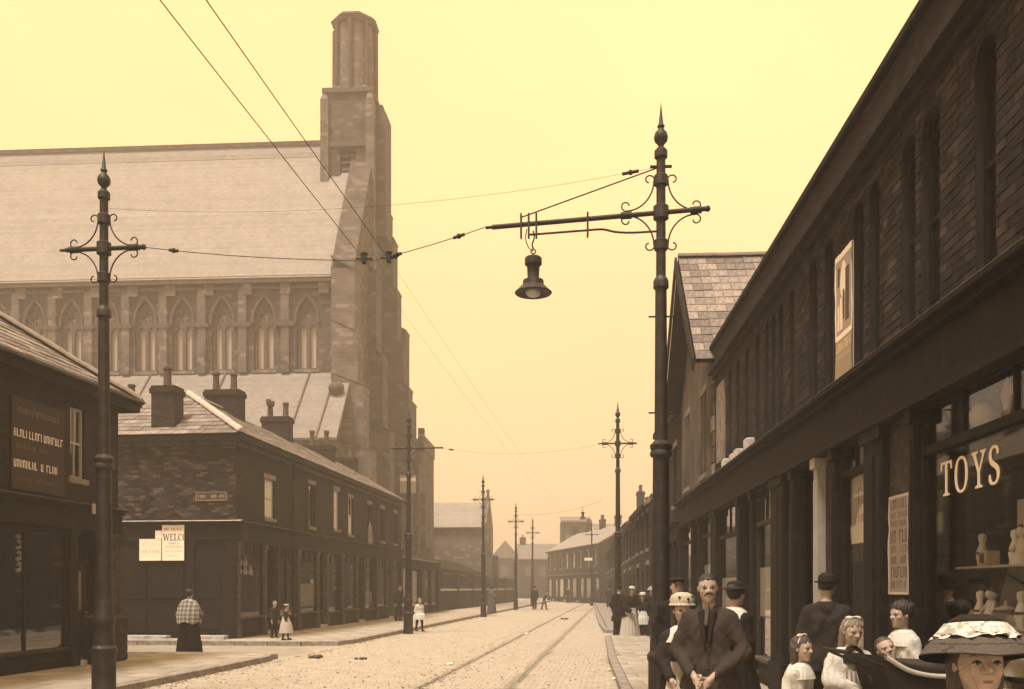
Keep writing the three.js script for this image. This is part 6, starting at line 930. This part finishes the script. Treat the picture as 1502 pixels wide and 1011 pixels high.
  if (o.trousers) mk('trousers', nets(uni([...legF(0.013 * H, 0.03), cap([-0.045 * H, hip + 0.02 * H, 0], [0.045 * H, hip + 0.02 * H, 0], 0.068 * H)], 0.02 * H), [-0.2 * H, 0.04 * H, -0.2 * H], [0.2 * H, hip + 0.12 * H, 0.2 * H], cell), o.trousers, t);
  else mk('stockings', nets(uni(legF(0.006 * H), 0.01 * H), [-0.2 * H, 0.03 * H, -0.2 * H], [0.2 * H, 0.42 * H, 0.2 * H], cell), o.stockings ?? 'blackcloth', t);
  mk('shoes', nets(uni(legs.flatMap(([, , c]) => [cap([c[0], 0.06 * H, c[2]], [c[0], 0.03 * H, c[2]], 0.03 * H, 0.032 * H), cap([c[0], 0.03 * H, c[2]], [c[0] * 1.15, 0.024 * H, c[2] + 0.09 * H], 0.03 * H, 0.024 * H)]), 0.02 * H), [-0.2 * H, -0.015, -0.2 * H], [0.2 * H, 0.12 * H, 0.3 * H], cell * 0.8), 'leather', t);
  return t;
}
seed(81);
const P = PAVE;
// ---- by the shops on the right-hand pavement
person('moustached man in dark jacket with clasped hands, beside the tram pole', 1042, 7.7, P, -0.42, { man: true, H: 1.60, near: 2, moustache: true, lean: 0.07, headYaw: 0.3, headRoll: 0.05, headRatio: 1 / 6.9, top: 'browncloth', coatLow: 0.40, flare: true, bulk: 0.018, lapels: true, tie: 'greycloth', trousers: 'blackcloth', arms: { l: [[-0.175, 0.60, 0.02], [-0.045, 0.485, 0.17]], r: [[0.175, 0.60, 0.02], [0.035, 0.475, 0.175]] }, handTurn: [-0.4, 0.5] });
person('girl in pale dotted hat and pale scarf standing beside the moustached man', 1000, 7.95, P, 0.05, { woman: true, child: true, H: 1.40, near: 2, hat: 'cloche', hatMat: 'straw', dots: true, hair: 'long', hairMat: 'hairmid', top: 'darkcloth', coatLow: 0.4, collar: { m: 'whitecloth' }, skirt: { m: 'blackcloth', hem: 0.2 }, apron: { m: 'creamcloth', hem: 0.25, a0: -0.9, a1: 0.5 }, arms: { l: [[-0.14, 0.62, 0.02], [-0.09, 0.5, 0.13]], r: [[0.14, 0.6, 0], [0.12, 0.46, 0.06]] } });
person('woman in black with broad white collar turned towards the blind window', 1077, 8.9, P, 2.2, { woman: true, H: 1.52, near: 1, hair: 'bun', hat: 'brim', brim: 0.62, hatMat: 'felt', droop: 0.05, top: 'blackcloth', collar: { m: 'whitecloth' }, shawl: null, skirt: { m: 'blackcloth', hem: 0.04, flare: 0.2 }, apron: { m: 'whitecloth', a0: 0.7, a1: 1.9 } });
person('man in dark cap in shadow behind the girl with the dotted hat', 992, 11.2, P, 0.1, { man: true, H: 1.6, near: 1, hat: 'cap', top: 'blackcloth', coatLow: 0.4, trousers: 'blackcloth' });
person('man in bowler hat seen from behind, facing the shop window', 1212, 9.0, P, 2.75, { man: true, H: 1.60, near: 1, hat: 'bowler', hatMat: 'felt', top: 'darkcloth', coatLow: 0.42, flare: true, bulk: 0.02, trousers: 'blackcloth' });
person('small girl with white hair bow and white smock beside the bowler man', 1172, 6.75, P, 0.75, { child: true, woman: true, H: 1.13, near: 2, hair: 'long', hairMat: 'hairmid', bow: true, top: 'whitecloth', topName: 'smock', collar: { m: 'whitecloth' }, skirt: { m: 'whitecloth', hem: 0.28, waist: 0.66, flare: 0.2 } });
person('fair girl in white pinafore with dark collar holding the pram handle', 1245, 7.1, P, 0.25, { child: true, woman: true, H: 1.25, near: 2, hair: 'long', hairMat: 'hairfair', bow: true, top: 'whitecloth', topName: 'bodice', bulk: 0.03, collar: { m: 'blackcloth', a0: -0.9, a1: 0.9 }, skirt: { m: 'stripecloth', hem: 0.25, waist: 0.68, flare: 0.22, name: 'pinafore' }, headPitch: 0.15, arms: { l: [[-0.15, 0.62, 0.03], [0.0, 0.55, 0.14]], r: [[0.16, 0.63, 0.06], [0.2, 0.56, 0.19]] } });
person('dark-haired girl in white blouse seen in profile by the toy window', 1326, 7.9, P, -1.35, { child: true, woman: true, H: 1.36, near: 1, hair: 'bun', hairMat: 'hairdark', top: 'whitecloth', topName: 'blouse', collar: { m: 'whitecloth' }, skirt: { m: 'whitecloth', hem: 0.22, flare: 0.2 } });
person('girl in wide hat with dark crown and white ruffle, close before the toy shop', 1432, 3.12, 0.035, -0.1, { child: true, woman: true, H: 1.42, near: 2, headRatio: 1 / 6.3, hair: 'long', hairMat: 'hairmid', hat: 'brim', brim: 0.78, droop: 0.34, hatMat: 'felt', brimMat: 'greycloth', lining: 'felt', hatLift: 0.10, headPitch: -0.12, ribbon: 'whitecloth', top: 'darkcloth', skirt: { m: 'darkcloth', hem: 0.2 } });
// ---- group at the side street
person('woman in black jacket and long white skirt at the side street kerb', 924, 28.6, 0.02, 0.4, { woman: true, H: 1.62, hair: 'bun', hat: 'brim', brim: 0.55, droop: 0, hatMat: 'whitecloth', top: 'blackcloth', coatLow: 0.42, flare: true, bulk: 0.05, lean: 0.15, skirt: { m: 'creamcloth', hem: 0.03, flare: 0.2 }, arms: { l: [[-0.16, 0.62, 0.04], [-0.06, 0.55, 0.17]], r: [[0.16, 0.62, 0.04], [0.08, 0.56, 0.18]] } });
person('girl in white hat and white apron beside the woman in the white skirt', 943, 29.4, 0.02, -0.3, { child: true, woman: true, H: 1.42, hair: 'long', hat: 'brim', brim: 0.6, droop: 0.05, hatMat: 'whitecloth', top: 'blackcloth', skirt: { m: 'whitecloth', hem: 0.3, flare: 0.17 } });
person('tall man in black beyond the tram pole at the side street', 908, 30.0, 0.02, 2.8, { man: true, H: 1.66, hat: 'cap', top: 'blackcloth', coatLow: 0.3, flare: true, trousers: 'blackcloth' });
person('woman in pale hat and black dress past the near tram pole', 955, 29.9, 0.02, 0.2, { woman: true, H: 1.6, hair: 'bun', hat: 'brim', brim: 0.6, hatMat: 'stripecloth', top: 'blackcloth', skirt: { m: 'blackcloth', hem: 0.03, flare: 0.2 } });
person('bareheaded woman in black behind the girl with the white apron', 965, 27.6, P, 0.5, { woman: true, H: 1.58, hair: 'bun', top: 'blackcloth', skirt: { m: 'blackcloth', hem: 0.03, flare: 0.22 } });
person('distant man in black walking by the terrace kerb', 893, 72, 0.02, 3.0, { man: true, H: 1.72, hat: 'cap', top: 'blackcloth', coatLow: 0.38, flare: true, trousers: 'blackcloth', step: 0.09 });
// ---- in the road and on the left
person('girl in white frock and black stockings crossing the road by the tram pole', 615, 33.8, 0.012, 0.7, { child: true, woman: true, H: 1.22, hair: 'long', hairMat: 'hairfair', top: 'whitecloth', topName: 'bodice', bulk: 0.03, skirt: { m: 'whitecloth', hem: 0.36, waist: 0.64, flare: 0.21, name: 'frock' }, step: 0.09 });
person('man in dark suit walking away beside a bending boy', 784, 69, 0.0, 3.0, { man: true, H: 1.76, hat: 'cap', top: 'blackcloth', coatLow: 0.4, flare: true, trousers: 'blackcloth', step: 0.07 });
person('boy bending forward beside the man in the dark suit', 798, 68.4, 0.0, 1.4, { man: true, child: true, H: 1.42, lean: 0.35, top: 'darkcloth', trousers: 'greycloth', step: 0.12 });
person('woman in plaid shawl and black skirt seen from behind on the side street', 277, 21.7, 0.0, 3.0, { woman: true, H: 1.56, near: 0, hair: 'bun', top: 'greycloth', shawl: 'plaid', bulk: 0.02, skirt: { m: 'blackcloth', hem: 0.02, flare: 0.19 }, arms: { l: [[-0.19, 0.62, 0.02], [-0.13, 0.53, 0.12]], r: [[0.19, 0.62, 0.02], [0.13, 0.53, 0.12]] } });
person('small child in pale frock and dark jacket at the corner shop door', 419, 26.2, P, 1.9, { child: true, woman: true, H: 1.02, hair: 'short', hat: 'cap', hatMat: 'straw', top: 'darkcloth', skirt: { m: 'creamcloth', hem: 0.2, waist: 0.66, flare: 0.2 }, step: 0.08 });
person('boy in dark clothes standing in the corner shop doorway', 402, 27.4, P, 0.9, { man: true, child: true, H: 1.12, top: 'darkcloth', trousers: 'blackcloth' });
person('man in black leaning by the low shop behind the tram pole', 584, 41.5, P, 0.9, { man: true, H: 1.65, lean: 0.12, hat: 'cap', top: 'blackcloth', coatLow: 0.4, trousers: 'blackcloth' });
person('woman in grey beside the churchyard wall tram pole', 721, 53.5, P, 2.8, { woman: true, H: 1.55, hair: 'bun', top: 'greycloth', skirt: { m: 'greycloth', hem: 0.03, flare: 0.18 } });
person('faint walker at the far bend of the road', 833, 98, 0.0, 0.3, { man: true, H: 1.7, top: 'blackcloth', trousers: 'blackcloth', coatLow: 0.4 });
{ // pram with a baby before the fair girl
  const d = 6.7, t = thing('pram', 'dark low pram with pale edging before the girl in the pinafore', 'pram', [(1357 - 751) * d / FOCAL, P, -d], 0.12);
  const s = new THREE.Shape(); s.moveTo(-0.42, 0.98); s.quadraticCurveTo(-0.36, 0.56, -0.05, 0.52); s.quadraticCurveTo(0.36, 0.52, 0.44, 0.98); s.quadraticCurveTo(0.05, 0.82, -0.42, 0.98);
  mk('pram_body', new THREE.ExtrudeGeometry(s, { depth: 0.42, bevelEnabled: true, bevelSize: 0.02, bevelThickness: 0.02, bevelSegments: 2, curveSegments: 12 }).translate(0, 0, -0.21), 'felt', t);
  for (const z of [-1, 1]) mk('edging', tube([[-0.43, 1.0, 0.23 * z], [-0.25, 0.9, 0.24 * z], [0.02, 0.86, 0.24 * z], [0.25, 0.9, 0.24 * z], [0.46, 1.0, 0.23 * z]], 0.018, 6, 30), 'whitecloth', t);
  mk('hood', new THREE.SphereGeometry(0.36, 20, 10, Math.PI * 1.55, Math.PI * 0.9, 0, Math.PI / 2).scale(0.6, 0.36, 0.6).rotateY(0.0).translate(0.36, 0.93, 0), 'felt', t);
  for (const [x, r] of [[-0.26, 0.24], [0.26, 0.24]]) for (const z of [-0.28, 0.28]) { const w = mk('wheel', new THREE.TorusGeometry(r, 0.013, 6, 28).translate(x, r + 0.015, z), 'iron', t); mk('spokes', Array.from({ length: 8 }, (_, i) => rod([x, r + 0.015, z], [x + r * Math.cos(i * 0.785), r + 0.015 + r * Math.sin(i * 0.785), z], 0.005, 4)), 'iron', w); }
  mk('chassis', [rod([-0.26, 0.255, -0.28], [-0.26, 0.255, 0.28], 0.014), rod([0.26, 0.255, -0.28], [0.26, 0.255, 0.28], 0.014), tube([[-0.34, 0.3, -0.18], [0, 0.5, -0.18], [0.34, 0.3, -0.18]], 0.013, 6, 20), tube([[-0.34, 0.3, 0.18], [0, 0.5, 0.18], [0.34, 0.3, 0.18]], 0.013, 6, 20), rod([-0.26, 0.255, 0.18], [-0.34, 0.3, 0.18], 0.012), rod([0.26, 0.255, 0.18], [0.34, 0.3, 0.18], 0.012), rod([-0.26, 0.255, -0.18], [-0.34, 0.3, -0.18], 0.012), rod([0.26, 0.255, -0.18], [0.34, 0.3, -0.18], 0.012)], 'iron', t);
  mk('handle', [tube([[-0.4, 0.92, 0.2], [-0.6, 1.0, 0.2], [-0.68, 1.03, 0.16]], 0.012, 6, 16), tube([[-0.4, 0.92, -0.2], [-0.6, 1.0, -0.2], [-0.68, 1.03, -0.16]], 0.012, 6, 16), rod([-0.68, 1.03, -0.2], [-0.68, 1.03, 0.2], 0.016)], 'iron', t);
  const b = thing('person', 'baby lying propped in the dark pram', 'person', [t.position.x - 0.24, P + 0.89, t.position.z - 0.02], 0.1), HM = new THREE.Matrix4().makeRotationFromEuler(new THREE.Euler(-0.25, -0.2, 0.25)).setPosition(0, 0.05, 0).multiply(new THREE.Matrix4().makeScale(0.19, 0.19, 0.19));
  mk('body', [headGeo(false, 0.026).clone().applyMatrix4(HM), nets(uni([cap([0, 0.02, -0.02], [0.14, -0.1, 0], 0.06, 0.08), cap([-0.06, 0, 0.02], [-0.14, -0.02, 0.1], 0.028, 0.022), cap([0.08, 0, 0.04], [0.16, 0.0, 0.12], 0.028, 0.022)], 0.03), [-0.26, -0.25, -0.16], [0.3, 0.12, 0.22], 0.012)], 'skin', b);
  mk('hair', nets((x, y, z) => Math.max(ell([0, 0.64, -0.06], [0.36, 0.4, 0.43])(x, y, z), -Math.max(-(z - 0.06), y - 0.82)), [-0.5, 0.1, -0.6], [0.5, 1.15, 0.5], 0.03).applyMatrix4(HM), 'hairmid', b);
  for (const s2 of [-1, 1]) { mk('eye', new THREE.SphereGeometry(0.04, 10, 8).translate(s2 * 0.14, 0.505, 0.325).applyMatrix4(HM), 'iris', b.children[0]); }
  mk('shawl', nets(uni([cap([0.02, 0.0, 0], [0.2, -0.06, 0], 0.085, 0.13), cap([-0.1, -0.05, 0.02], [0.24, -0.05, 0.04], 0.08, 0.11)], 0.05), [-0.3, -0.25, -0.25], [0.42, 0.16, 0.28], 0.014), 'browncloth', b);
}
renderer.render(scene, camera);
